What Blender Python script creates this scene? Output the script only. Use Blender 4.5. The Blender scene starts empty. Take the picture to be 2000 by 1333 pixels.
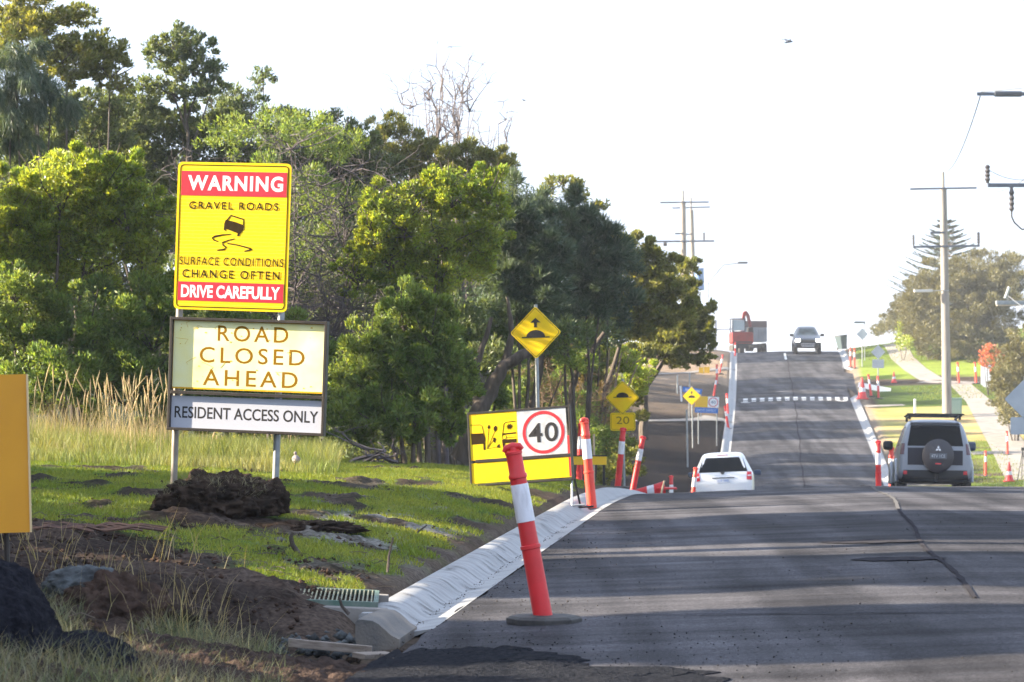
import bpy, bmesh, math, random
import numpy as np
from mathutils import Vector, Matrix, noise
R = math.radians
random.seed(7); rng = np.random.default_rng(11)
sc = bpy.context.scene
col = sc.collection

# ------------------------------------------------------------------ camera, sky, sun, exposure
F = 5833.0; HZ = 738.0; EYE = 1.6            # focal length in photo pixels, horizon row, eye height
cd = bpy.data.cameras.new('camera'); cam = bpy.data.objects.new('camera', cd); col.objects.link(cam)
cam.location = (0, 0, EYE); cam.rotation_euler = (R(90), 0, 0)
cd.sensor_width = 36; cd.lens = 36*F/2000; cd.shift_y = (HZ-666.5)/2000
cd.clip_end = 6000; cd.clip_start = .1
cd.dof.use_dof = True; cd.dof.focus_distance = 27.5; cd.dof.aperture_fstop = 7.0
sc.camera = cam
SUN_EL, SUN_AZ = R(21), R(3)                 # sun low on the left, a little ahead of the camera
sd = Vector((-math.cos(SUN_AZ)*math.cos(SUN_EL), math.sin(SUN_AZ)*math.cos(SUN_EL), math.sin(SUN_EL)))
w = bpy.data.worlds.new('World'); sc.world = w; w.use_nodes = True
nt = w.node_tree; nt.nodes.clear()
sky = nt.nodes.new('ShaderNodeTexSky'); sky.sky_type = 'NISHITA'; sky.sun_disc = False
sky.sun_elevation = SUN_EL; sky.sun_rotation = math.atan2(sd.x, sd.y)
sky.air_density = 1.0; sky.dust_density = 2.5; sky.ozone_density = 1.5
tc = nt.nodes.new('ShaderNodeTexCoord'); mp = nt.nodes.new('ShaderNodeMapping'); mp.inputs['Scale'].default_value = (1, 1, 5)
nz = nt.nodes.new('ShaderNodeTexNoise'); nz.inputs['Scale'].default_value = 2.2; nz.inputs['Detail'].default_value = 5
rp = nt.nodes.new('ShaderNodeValToRGB'); rp.color_ramp.elements[0].position = .36; rp.color_ramp.elements[1].position = .66
rp.color_ramp.elements[0].color = (.62, .62, .62, 1); rp.color_ramp.elements[1].color = (.97, .97, .97, 1)
mx = nt.nodes.new('ShaderNodeMix'); mx.data_type = 'RGBA'
mx.inputs[7].default_value = (2.8, 3.3, 4.3, 1)   # thin bright cloud
bg = nt.nodes.new('ShaderNodeBackground'); bg.inputs[1].default_value = .08
wo = nt.nodes.new('ShaderNodeOutputWorld')
L = nt.links.new
L(tc.outputs['Generated'], mp.inputs[0]); L(mp.outputs[0], nz.inputs[0]); L(nz.outputs[0], rp.inputs[0])
L(rp.outputs[0], mx.inputs[0]); L(sky.outputs[0], mx.inputs[6]); L(mx.outputs[2], bg.inputs[0]); L(bg.outputs[0], wo.inputs[0])
sl = bpy.data.lights.new('sun', 'SUN'); sl.energy = 5.0; sl.angle = R(.6); sl.color = (1, .87, .66)
so = bpy.data.objects.new('sun', sl); col.objects.link(so); so.location = (-20, 10, 20)
so.rotation_euler = sd.to_track_quat('Z', 'Y').to_euler()
sc.view_settings.view_transform = 'Standard'; sc.view_settings.look = 'None'
sc.view_settings.exposure = 2.38; sc.view_settings.gamma = 1
sc.cycles.use_denoising = True
sc.cycles.max_bounces = 8; sc.cycles.transparent_max_bounces = 6

# ------------------------------------------------------------------ materials
MC = {}
def mat(name, c=(.5, .5, .5), rough=.6, metal=0., c2=None, scale=5., bump=0., bscale=40., emit=None, spec=.5, trans=0., island=0., detail=5., coat=0., stretch=None, lo=.35, hi=.65):
    if name in MC: return MC[name]
    m = bpy.data.materials.new(name); m.use_nodes = True; MC[name] = m
    n = m.node_tree.nodes; l = m.node_tree.links.new; b = n['Principled BSDF']
    b.inputs['Base Color'].default_value = (*c, 1); b.inputs['Roughness'].default_value = rough
    b.inputs['Metallic'].default_value = metal; b.inputs['Specular IOR Level'].default_value = spec
    b.inputs['Coat Weight'].default_value = coat
    tcn = n.new('ShaderNodeTexCoord'); mpn = n.new('ShaderNodeMapping'); l(tcn.outputs['Object'], mpn.inputs[0])
    if stretch: mpn.inputs['Scale'].default_value = stretch
    src = None
    if c2 is not None:
        t = n.new('ShaderNodeTexNoise'); t.inputs['Scale'].default_value = scale; t.inputs['Detail'].default_value = detail
        l(mpn.outputs[0], t.inputs[0])
        r = n.new('ShaderNodeValToRGB'); r.color_ramp.elements[0].position = lo; r.color_ramp.elements[1].position = hi
        r.color_ramp.elements[0].color = (*c, 1); r.color_ramp.elements[1].color = (*c2, 1)
        l(t.outputs[0], r.inputs[0]); src = r.outputs[0]
    if island:
        g = n.new('ShaderNodeNewGeometry'); hs = n.new('ShaderNodeHueSaturation')
        mr = n.new('ShaderNodeMapRange'); mr.inputs[3].default_value = 1-island; mr.inputs[4].default_value = 1+island
        l(g.outputs['Random Per Island'], mr.inputs[0]); l(mr.outputs[0], hs.inputs['Value'])
        mr2 = n.new('ShaderNodeMapRange'); mr2.inputs[3].default_value = .5-island*.05; mr2.inputs[4].default_value = .5+island*.05
        mm = n.new('ShaderNodeMath'); mm.operation = 'FRACT'; m3 = n.new('ShaderNodeMath'); m3.operation = 'MULTIPLY'; m3.inputs[1].default_value = 17.3
        l(g.outputs['Random Per Island'], m3.inputs[0]); l(m3.outputs[0], mm.inputs[0]); l(mm.outputs[0], mr2.inputs[0]); l(mr2.outputs[0], hs.inputs['Hue'])
        if src: l(src, hs.inputs['Color'])
        else: hs.inputs['Color'].default_value = (*c, 1)
        src = hs.outputs[0]
    if src: l(src, b.inputs['Base Color'])
    if bump:
        t = n.new('ShaderNodeTexNoise'); t.inputs['Scale'].default_value = bscale; t.inputs['Detail'].default_value = 6
        l(mpn.outputs[0], t.inputs[0]); bp = n.new('ShaderNodeBump'); bp.inputs['Strength'].default_value = bump; bp.inputs['Distance'].default_value = .02
        l(t.outputs[0], bp.inputs['Height']); l(bp.outputs[0], b.inputs['Normal'])
    if trans:
        tr = n.new('ShaderNodeBsdfTranslucent'); ms = n.new('ShaderNodeMixShader'); ms.inputs[0].default_value = trans
        hs2 = n.new('ShaderNodeMix'); hs2.data_type = 'RGBA'; hs2.blend_type = 'MULTIPLY'; hs2.inputs[0].default_value = 1; hs2.inputs[7].default_value = (1.9, 1.7, .7, 1)
        if src: l(src, hs2.inputs[6])
        else: hs2.inputs[6].default_value = (*c, 1)
        l(hs2.outputs[2], tr.inputs[0]); l(b.outputs[0], ms.inputs[1]); l(tr.outputs[0], ms.inputs[2])
        l(ms.outputs[0], n['Material Output'].inputs[0])
    if emit:
        b.inputs['Emission Color'].default_value = (*c, 1); b.inputs['Emission Strength'].default_value = emit
    return m

# ------------------------------------------------------------------ mesh helpers
def link(name, me, m=None, parent=None):
    o = bpy.data.objects.new(name, me); col.objects.link(o)
    if m is not None:
        for x in (m if isinstance(m, (list, tuple)) else [m]): me.materials.append(x)
    if parent: o.parent = parent
    return o
def tag(o, label, cat, group=None):
    o['label'] = label; o['category'] = cat
    if group: o['group'] = group
    return o
def struct(o): o['kind'] = 'structure'; return o
def thing(name, label, cat, loc=(0, 0, 0), rot=(0, 0, 0), group=None):
    o = bpy.data.objects.new(name, None); col.objects.link(o); o.empty_display_size = .2
    o.location = loc; o.rotation_euler = rot; return tag(o, label, cat, group)
def dup(root, label=None, group=None):
    def cp(o, p):
        c = o.copy(); col.objects.link(c)
        if p: c.parent = p
        for ch in o.children: cp(ch, c)
        return c
    c = cp(root, None)
    if label: c['label'] = label
    if group: c['group'] = group
    return c
def np_mesh(name, V, Q=None, T=None, mi=None, smooth=False):
    me = bpy.data.meshes.new(name); V = np.asarray(V, dtype=np.float32).reshape(-1, 3)
    Q = np.zeros((0, 4), np.int32) if Q is None else np.asarray(Q, np.int32).reshape(-1, 4)
    T = np.zeros((0, 3), np.int32) if T is None else np.asarray(T, np.int32).reshape(-1, 3)
    me.vertices.add(len(V)); me.vertices.foreach_set('co', V.ravel())
    lp = np.concatenate([Q.ravel(), T.ravel()]).astype(np.int32)
    me.loops.add(len(lp)); me.loops.foreach_set('vertex_index', lp)
    st = np.concatenate([np.arange(len(Q))*4, len(Q)*4+np.arange(len(T))*3]).astype(np.int32)
    me.polygons.add(len(st)); me.polygons.foreach_set('loop_start', st)
    if mi is not None: me.polygons.foreach_set('material_index', np.asarray(mi, np.int32))
    if smooth: me.polygons.foreach_set('use_smooth', np.ones(len(st), bool))
    me.update(calc_edges=True); me.validate(); return me
class MB:
    """collects simple shapes and links them as ONE mesh object"""
    def __init__(s): s.v = []; s.f = []; s.m = []
    def add(s, v, f, mi=0):
        k = len(s.v); s.v += [tuple(p) for p in v]; s.f += [tuple(i+k for i in q) for q in f]; s.m += [mi]*len(f)
    def box(s, c, d, mi=0, rot=None):
        x, y, z = d[0]/2, d[1]/2, d[2]/2
        P = [Vector(p) for p in ((-x,-y,-z),(x,-y,-z),(x,y,-z),(-x,y,-z),(-x,-y,z),(x,-y,z),(x,y,z),(-x,y,z))]
        if rot: P = [rot @ p for p in P]
        s.add([p+Vector(c) for p in P], [(0,3,2,1),(4,5,6,7),(0,1,5,4),(1,2,6,5),(2,3,7,6),(3,0,4,7)], mi)
    def tube(s, pts, r, n=8, mi=0, cap=True):
        pts = [Vector(p) for p in pts]; rs = r if isinstance(r, (list, tuple)) else [r]*len(pts)
        v = []; up = None
        for i, p in enumerate(pts):
            d = (pts[min(i+1, len(pts)-1)]-pts[max(i-1, 0)]).normalized()
            if up is None: up = Vector((0, 0, 1)) if abs(d.z) < .9 else Vector((0, 1, 0))
            a = d.cross(up).normalized(); b = a.cross(d).normalized(); up = b
            for k in range(n):
                t = 2*math.pi*k/n; v.append(p+a*math.cos(t)*rs[i]+b*math.sin(t)*rs[i])
        f = [(i*n+k, i*n+(k+1) % n, (i+1)*n+(k+1) % n, (i+1)*n+k) for i in range(len(pts)-1) for k in range(n)]
        if cap: f += [tuple(range(n))[::-1], tuple((len(pts)-1)*n+k for k in range(n))]
        s.add(v, f, mi)
    def lathe(s, prof, n=20, c=(0, 0, 0), mi=0):
        v = [(c[0]+r*math.cos(2*math.pi*k/n), c[1]+r*math.sin(2*math.pi*k/n), c[2]+z) for r, z in prof for k in range(n)]
        f = [(i*n+k, i*n+(k+1) % n, (i+1)*n+(k+1) % n, (i+1)*n+k) for i in range(len(prof)-1) for k in range(n)]
        f += [tuple(range(n))[::-1], tuple((len(prof)-1)*n+k for k in range(n))]
        s.add(v, f, mi)
    def prism(s, poly, y0, y1, mi=0):
        """poly = [(x,z)], extruded from y0 (front) to y1"""
        n = len(poly); a = sum(poly[i][0]*poly[(i+1) % n][1]-poly[(i+1) % n][0]*poly[i][1] for i in range(n))
        if a < 0: poly = poly[::-1]
        v = [(x, y0, z) for x, z in poly]+[(x, y1, z) for x, z in poly]
        s.add(v, [tuple(range(n)), tuple(range(n, 2*n))[::-1]]+[(i, i+n, (i+1) % n+n, (i+1) % n) for i in range(n)], mi)
    def xz(s, P0, P1, w, y0, y1, mi=0):
        """flat stroke between two (x,z) points"""
        dx, dz = P1[0]-P0[0], P1[1]-P0[1]; l = math.hypot(dx, dz) or 1; nx, nz_ = -dz/l*w/2, dx/l*w/2
        s.prism([(P0[0]+nx, P0[1]+nz_), (P0[0]-nx, P0[1]-nz_), (P1[0]-nx, P1[1]-nz_), (P1[0]+nx, P1[1]+nz_)], y0, y1, mi)
    def stroke(s, P, w, y0, y1, mi=0):
        ws = w if isinstance(w, (list, tuple)) else [w]*len(P); Lp = []; Rp = []
        for i, p in enumerate(P):
            a, b = P[max(i-1, 0)], P[min(i+1, len(P)-1)]; dx, dz = b[0]-a[0], b[1]-a[1]; l = math.hypot(dx, dz) or 1
            Lp.append((p[0]-dz/l*ws[i]/2, p[1]+dx/l*ws[i]/2)); Rp.append((p[0]+dz/l*ws[i]/2, p[1]-dx/l*ws[i]/2))
        for i in range(len(P)-1): s.prism([Lp[i], Rp[i], Rp[i+1], Lp[i+1]], y0, y1, mi)
    def text(s, body, x, z, wd, h, y0, y1, mi=0, bold=0., sp=1.):
        """lettering centred on (x,z), fitted to wd by h, raised from y1 to y0"""
        cu = bpy.data.curves.new('t', 'FONT'); cu.body = body; cu.size = 1; cu.offset = bold; cu.space_character = sp; cu.resolution_u = 4
        o = bpy.data.objects.new('t', cu); col.objects.link(o); dg = bpy.context.evaluated_depsgraph_get(); dg.update()
        me = o.evaluated_get(dg).to_mesh(); P = [v.co.copy() for v in me.vertices]; Fc = [tuple(p.vertices) for p in me.polygons]
        o.evaluated_get(dg).to_mesh_clear(); bpy.data.objects.remove(o); bpy.data.curves.remove(cu)
        x0, x1 = min(p.x for p in P), max(p.x for p in P); z0, z1 = min(p.y for p in P), max(p.y for p in P)
        s.add([(x+((p.x-x0)/(x1-x0)-.5)*wd, y0, z+((p.y-z0)/(z1-z0)-.5)*h) for p in P], Fc, mi)
    def build(s, name, m, parent=None, smooth=False, bevel=0., sub=0):
        me = bpy.data.meshes.new(name); me.from_pydata(s.v, [], s.f); me.polygons.foreach_set('material_index', s.m)
        if smooth: me.polygons.foreach_set('use_smooth', [True]*len(s.f))
        me.update(); o = link(name, me, m, parent)
        if bevel:
            b = o.modifiers.new('b', 'BEVEL'); b.width = bevel; b.segments = 2; b.limit_method = 'ANGLE'
        if sub:
            b = o.modifiers.new('s', 'SUBSURF'); b.levels = sub; b.render_levels = sub
        if smooth and not sub:
            try: me.set_sharp_from_angle(angle=R(40))
            except Exception: pass
        return o

# ------------------------------------------------------------------ the lie of the land
def hermite(K):
    xs = np.array([k[0] for k in K], float); ys = np.array([k[1] for k in K], float)
    dd = np.diff(ys)/np.diff(xs); m = np.zeros(len(xs)); m[0] = dd[0]; m[-1] = dd[-1]
    for i in range(1, len(xs)-1):
        m[i] = 0 if dd[i-1]*dd[i] <= 0 else 2*dd[i-1]*dd[i]/(dd[i-1]+dd[i])
    def f(x):
        x = np.clip(x, xs[0], xs[-1]); i = np.clip(np.searchsorted(xs, x)-1, 0, len(xs)-2)
        h = xs[i+1]-xs[i]; t = (x-xs[i])/h
        return ys[i]*(2*t**3-3*t*t+1)+m[i]*h*(t**3-2*t*t+t)+ys[i+1]*(-2*t**3+3*t*t)+m[i+1]*h*(t**3-t*t)
    return f
zr = hermite([(-60, 0), (0, 0), (25, 0), (36, -.005), (43, -.10), (50, -.36), (57, -.70), (69, -1.3), (90, -2.45), (105, -3.5), (120, -3.9), (135, -3.3), (150, -2.15), (180, .24), (200, 2.0), (212, 3.05), (219, 3.42), (226, 3.42), (245, 2.6), (300, -.5), (400, -3), (4000, -3)])
xl = hermite([(-60, -7.73), (20.6, -.353), (45, 1.88), (90, 5.75), (138, 9.94), (180, 13.49), (215, 16.2), (260, 19.7), (400, 31), (4000, 300)])
wid = hermite([(-60, 7.1), (45, 7.1), (138, 7.1), (180, 6.9), (215, 7.35), (4000, 7.35)])
vA = hermite([(0, -.06), (.44, -.06), (.53, .085), (2, .34), (4, .48), (7, .62), (12, 1.5), (20, 2.9), (45, 5), (400, 8)])
vB = hermite([(0, -.06), (.44, -.06), (.53, .085), (3, .3), (10, .9), (30, 3.2), (60, 5), (400, 8)])
def ss(a, b, x): t = np.clip((x-a)/(b-a), 0, 1); return t*t*(3-2*t)
def cross(wd): return .035*np.clip(wd, 0, 3.5)-.004*np.clip(wd-3.5, 0, 4)
def Tn(X, Y):
    X = np.asarray(X, float); Y = np.asarray(Y, float); a = xl(Y); b = a+wid(Y); dl = a-X; dr = X-b
    z = zr(Y)+0*X
    far = ss(50, 75, Y); near = 1-ss(17.6, 19.5, Y)
    VL = vA(np.maximum(dl, 0))*(1-far)+vB(np.maximum(dl, 0))*far
    VN = -.04+.30*ss(.3, 2.2, dl)+.24*ss(2.0, 5.5, dl)+np.clip(dl-6, 0, 60)*.12      # where the kerb is unfinished
    VN = VN-.22*np.exp(-((dl-.85)/.45)**2-((Y-18.1)/.5)**2)-.42*np.exp(-((dl-.42)/.24)**4-((Y-17.35)/.30)**4)                     # drainage pit hole
    VL = VL*(1-near)+VN*near
    s = .03+.10*ss(185, 215, Y)-.0*Y
    VR = np.where(dr < .45, -.06, .14+s*np.clip(dr-.6, 0, 12)+.02*np.clip(dr-12, 0, 400))
    inside = -.05+cross(X-a)
    return z+np.where(dl > 0, VL, np.where(dr > 0, VR+cross(7.), inside))
def T(X, Y): return float(Tn(X, Y))
def road_z(X, Y): return float(zr(Y)+cross(X-xl(Y)))+.004
def at(px, py, D): return Vector(((px-1000)*D/F, D, EYE+(HZ-py)*D/F))
def hit(px, py, d0=14., d1=300., surf=T):
    p = (px-1000)/F; q = (HZ-py)/F; D = d0; st = .25
    while D < d1:
        if EYE+q*D <= surf(p*D, D):
            lo, hi = D-st, D
            for _ in range(12):
                m = (lo+hi)/2
                if EYE+q*m <= surf(p*m, m): hi = m
                else: lo = m
            return Vector((p*hi, hi, surf(p*hi, hi)))
        D += st
    D = d1; return Vector((p*D, D, surf(p*D, D)))
def road_or_T(X, Y):
    w_ = X-float(xl(Y)); return road_z(X, Y) if 0 < w_ < float(wid(Y)) else T(X, Y)
# ------------------------------------------------------------------ ground sheet
SOIL = np.array((.036, .026, .021)); SOIL2 = np.array((.068, .048, .037)); GRN = np.array((.08, .125, .02)); TAN = np.array((.36, .27, .13)); PALE = np.array((.30, .29, .27)); LIME = np.array((.17, .22, .035))
def fbm(x, y, s, seed=0.):
    return noise.fractal(Vector((x*s+seed, y*s-seed, seed)), .9, 2.1, 4)      # about -1..1
def grassy(X, Y, dl):
    """0..1: how much grass the verge carries here"""
    Yb = 20.4+1.5*max(0, -X-1.5)
    g = ss(-.5, .8, Y-Yb+1.1*fbm(X, Y, .8, 3.))
    g *= ss(.52, .92, dl+.3*fbm(X, Y, 1.6, 8.))
    n = fbm(X*1., Y*.45, 1.5, 1.)
    g *= 1-.95*ss(.04, .34, n+.0)
    dm = math.hypot((X+2.45)/1.0, (Y-25.4)/1.5); g *= ss(.55, 1.0, dm+.25*n)
    return float(g)
def cover(X, Y):
    a = float(xl(Y)); b = a+float(wid(Y)); dl = a-X; dr = X-b
    n = fbm(X, Y, 1.3, 5.); n2 = fbm(X, Y, .35, 9.)
    if dl > 0:
        if Y < 60:
            g = grassy(X, Y, dl); c = SOIL*(1-g)+GRN*g
            if n > .15: c = c*.5+SOIL2*.5
            k = math.exp(-((X+1.25-.02*(Y-27))/.7)**2-((Y-27.5)/4.5)**2)*float(ss(-.1, .35, fbm(X, Y*.4, 2.2, 21.)))*.8
            c = c*(1-k)+PALE*k
            k = (1-float(ss(.5, .85, dl+.3*n)))*.7; c = c*(1-k)+np.array((.13, .10, .075))*k
        elif Y < 125: c = SOIL*(1-.5)+GRN*.5*(1+n)
        else:
            c = SOIL*.5
            k = float(ss(166, 168.5, Y+1.2*n2)); c = c*(1-k)+np.array((.10, .075, .055))*k
            k = float(ss(186, 190, Y+3*n2)); c = c*(1-k)+np.array((.26, .19, .13))*k
            if dl > 9: c = c*.6+GRN*.2
    elif dr > 0:
        if Y < 60: c = GRN*.8
        elif Y < 126: c = SOIL2*.6+GRN*.4
        elif Y < 152: c = LIME*.85 if fbm(X, Y*.5, .5, 2.) > -.12 else SOIL2
        elif Y < 172: k = float(ss(-.2, .3, n2+.1*n)); c = TAN*(1-k*.5)+LIME*k*.5
        elif Y < 186: c = GRN*.75 if dr > 1.3 else SOIL2
        elif Y < 200: c = SOIL2*.8 if Y-186 < 5+2*n2 else LIME
        else: c = GRN*.7+LIME*.3
        if dr > 14: c = GRN*.7+LIME*.3*(Y > 150)
        if dr < .9: c = np.array((.2, .16, .12))
    else: c = SOIL
    return c*(1+.25*n)
offs = list(-np.geomspace(9, 700, 24))[::-1]+list(np.arange(-8.6, 0, .4))      # right side offsets as negative "dl"
cols = sorted(offs+list(np.arange(0, .6, .15))+list(np.arange(.6, 5.6, .055))+list(np.arange(5.6, 12, .3))+list(np.geomspace(12, 700, 24)))
rows = list(np.arange(-30, 14, 4))+list(np.arange(14, 32, .07))+list(np.arange(32, 46, .16))+list(np.arange(46, 125, 2.5))+list(np.arange(125, 250, .8))+list(np.geomspace(252, 1500, 20))
cols = np.array(cols); rows = np.array(rows)
YY, DD = np.meshgrid(rows, cols, indexing='ij')
Wd = wid(YY)
# columns: dl>0 left of the road; -7.1<dl<0 road; beyond: right verge, measured from the right edge
XX = xl(YY)-np.where(DD < -7.0, DD+7.0-Wd, DD*np.where(DD < 0, Wd/7.0, 1))
ZZ = Tn(XX, YY).copy()
nr, nc = XX.shape; C = np.zeros((nr, nc, 4), np.float32); C[..., 3] = 1
for i in range(nr):
    y = rows[i]; fine = 14 <= y < 46
    for j in range(nc):
        x = XX[i, j]; dl = cols[j]
        C[i, j, :3] = cover(x, y)
        if fine and .62 < dl < 9:
            g = grassy(x, y, dl); k = float(ss(.6, 1.1, dl))
            a1 = noise.fractal(Vector((x*7, y*7, 0)), 1., 2., 3); a2 = noise.fractal(Vector((x*1.6, y*1.6, 4)), 1., 2., 3)
            ZZ[i, j] += k*(a1*(.008+.035*(1-g))+a2*(.02+.05*(1-g)))
        elif y > 120 and dl > 1.: ZZ[i, j] += .05*noise.fractal(Vector((x*.7, y*.7, 0)), 1., 2., 3)
idx = np.arange(nr*nc).reshape(nr, nc)
Q = np.stack([idx[:-1, :-1], idx[1:, :-1], idx[1:, 1:], idx[:-1, 1:]], -1).reshape(-1, 4)
me = np_mesh('ground', np.stack([XX, YY, ZZ], -1), Q, smooth=True)
ca = me.color_attributes.new('cover', 'FLOAT_COLOR', 'POINT'); ca.data.foreach_set('color', C.reshape(-1, 4).ravel())
gm = bpy.data.materials.new('ground'); gm.use_nodes = True; n = gm.node_tree.nodes; l = gm.node_tree.links.new
at_ = n.new('ShaderNodeVertexColor'); at_.layer_name = 'cover'; tcn = n.new('ShaderNodeTexCoord')
t1 = n.new('ShaderNodeTexNoise'); t1.inputs['Scale'].default_value = 28; t1.inputs['Detail'].default_value = 7; l(tcn.outputs['Object'], t1.inputs[0])
mr = n.new('ShaderNodeMapRange'); mr.inputs[1].default_value = .3; mr.inputs[2].default_value = .7; mr.inputs[3].default_value = .45; mr.inputs[4].default_value = 1.6; l(t1.outputs[0], mr.inputs[0])
mm = n.new('ShaderNodeMix'); mm.data_type = 'RGBA'; mm.blend_type = 'MULTIPLY'; mm.inputs[0].default_value = 1; l(at_.outputs[0], mm.inputs[6]); l(mr.outputs[0], mm.inputs[7])
l(mm.outputs[2], n['Principled BSDF'].inputs['Base Color']); n['Principled BSDF'].inputs['Roughness'].default_value = .95; n['Principled BSDF'].inputs['Specular IOR Level'].default_value = .04
bp = n.new('ShaderNodeBump'); bp.inputs['Strength'].default_value = .8; bp.inputs['Distance'].default_value = .02; l(t1.outputs[0], bp.inputs['Height']); l(bp.outputs[0], n['Principled BSDF'].inputs['Normal'])
struct(link('ground', me, gm))
print('ground', nr*nc)

# ------------------------------------------------------------------ road sheet
def sheet(name, fn, us, vs, m, smooth=True):
    V = [fn(u, v) for v in vs for u in us]; k = len(us)
    Q = [(j*k+i, j*k+i+1, (j+1)*k+i+1, (j+1)*k+i) for j in range(len(vs)-1) for i in range(k-1)]
    return link(name, np_mesh(name, V, Q, smooth=smooth), m)
asph = bpy.data.materials.new('asphalt'); asph.use_nodes = True; n = asph.node_tree.nodes; l = asph.node_tree.links.new; B = n['Principled BSDF']
tcn = n.new('ShaderNodeTexCoord')
def tex(scale, st=(1, 1, 1), det=5, loc=(0, 0, 0)):
    mpn = n.new('ShaderNodeMapping'); mpn.inputs['Scale'].default_value = st; mpn.inputs['Location'].default_value = loc; l(tcn.outputs['Object'], mpn.inputs[0])
    t = n.new('ShaderNodeTexNoise'); t.inputs['Scale'].default_value = scale; t.inputs['Detail'].default_value = det; l(mpn.outputs[0], t.inputs[0]); return t.outputs[0]
def rng_(src, a, b, c, d):
    r = n.new('ShaderNodeMapRange'); r.inputs[1].default_value = a; r.inputs[2].default_value = b; r.inputs[3].default_value = c; r.inputs[4].default_value = d; l(src, r.inputs[0]); return r.outputs[0]
def mul(a, b):
    r = n.new('ShaderNodeMath'); r.operation = 'MULTIPLY'; l(a, r.inputs[0]); l(b, r.inputs[1]); return r.outputs[0]
v = mul(rng_(tex(1., (.5, .8, 1)), .35, .65, .72, 1.3), rng_(tex(1.3, (.12, 2.2, 1)), .35, .65, .8, 1.22))
v = mul(v, rng_(tex(1.1, (1.6, .08, 1), 3, (3, 0, 0)), .38, .62, .68, 1.28))
v = mul(v, rng_(tex(130, (1, 1, 1), 2), .3, .7, .4, 1.65))
v = mul(v, rng_(tex(38, (1, 1, 1), 4, (5, 1, 0)), .35, .65, .72, 1.3))
v = mul(v, rng_(tex(1., (1.3, .25, 1), 5, (7, 0, 0)), .55, .68, 1., .72))       # soft darker patches
cb = n.new('ShaderNodeMix'); cb.data_type = 'RGBA'; cb.blend_type = 'MULTIPLY'; cb.inputs[0].default_value = 1; cb.inputs[6].default_value = (.060, .058, .064, 1); l(v, cb.inputs[7])
l(cb.outputs[2], B.inputs['Base Color']); l(rng_(tex(2., (.5, 1.5, 1)), .3, .7, .62, .8), B.inputs['Roughness']); B.inputs['Specular IOR Level'].default_value = .02
bp = n.new('ShaderNodeBump'); bp.inputs['Strength'].default_value = .35; bp.inputs['Distance'].default_value = .006; l(tex(120, (1, 1, 1), 3), bp.inputs['Height']); l(bp.outputs[0], B.inputs['Normal'])
us = np.linspace(0, 1, 29); vs = np.concatenate([np.arange(-30, 14, 2), np.arange(14, 60, .25), np.arange(60, 250, 1.), [260, 300]])
def rp_(u, y):
    a = float(xl(y)); e = .04*fbm(3., y, 1.2) if (u == 0 and y < 40) else 0
    return (a+u*float(wid(y))-e, y, float(zr(y)+cross(u*float(wid(y))))+.0)
struct(sheet('road', rp_, us, vs, asph))
# fresh dark mix spread across the near edge of the seal, and the joint down the middle
fresh = mat('fresh_mix', (.009, .010, .013), .95, spec=.02, c2=(.028, .029, .035), scale=30, bump=.9, bscale=60, detail=8)
def fp(u, v):
    y = 14+v*3.6+.22*fbm(u*6, v*2, 1., 2.); x = float(xl(y))-.05+u*(2.5-.5*v*3.6+.5*fbm(v*2, 1., 2.))
    fade = min(1, (1-v)*3, (1-u)*3)
    return (x, y, road_z(x, y)+(.03*abs(noise.noise(Vector((x*3, y*3, 0))))+.018)*max(0, fade)-.03*(v > .97 or u > .98))
struct(sheet('fresh_asphalt', fp, np.linspace(0, 1, 110), np.linspace(0, 1, 90), fresh))
jm = mat('tar_joint', (.036, .034, .038), .9, spec=0, c2=(.050, .048, .054), scale=6); jp = mat('joint_dust', (.13, .125, .125), .9, spec=0)
def jx(y): return float(xl(y))+3.5+.025*math.sin(y*.9)+.03*math.sin(y*.37+1)
for (y0, y1, w_, m_, off, nm) in ((33.6, 45, .045, jp, .0, 'joint_dust_line'), (20, 33.7, .04, jm, 0, 'paving_joint'), (44, 215, .07, jm, 0, 'paving_joint')):
    struct(sheet(nm, lambda u, y: (jx(y)+off+(u-.5)*w_*(1+.8*noise.noise(Vector((y*2.3, off, 0)))), y, road_z(jx(y)+off, y)+.003+.002*(off > 0)), [0, 1], np.arange(y0, y1, .15), m_))
def tarstreak(px0, px1, py, h, nm='tar_streak'):
    a = hit(px0, py, 15, 60, road_or_T); b = hit(px1, py-3, 15, 60, road_or_T)
    def f(u, v):
        p = a.lerp(b, u); y = p.y+(v-.5)*h*(math.sin(math.pi*min(1, u*1.02)))**.5*(1+.5*noise.noise(Vector((u*7, py, 0)))); return (p.x, y, road_z(p.x, y)+.004)
    struct(sheet(nm, f, np.linspace(0, 1, 30), [0, 1], mat('tar_film', (.034, .033, .037), .9, spec=0, c2=(.052, .050, .057), scale=8)))
tarstreak(1600, 1810, 1060, .55); tarstreak(1660, 1850, 1094, .5); tarstreak(1080, 2050, 1203, .04)
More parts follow.
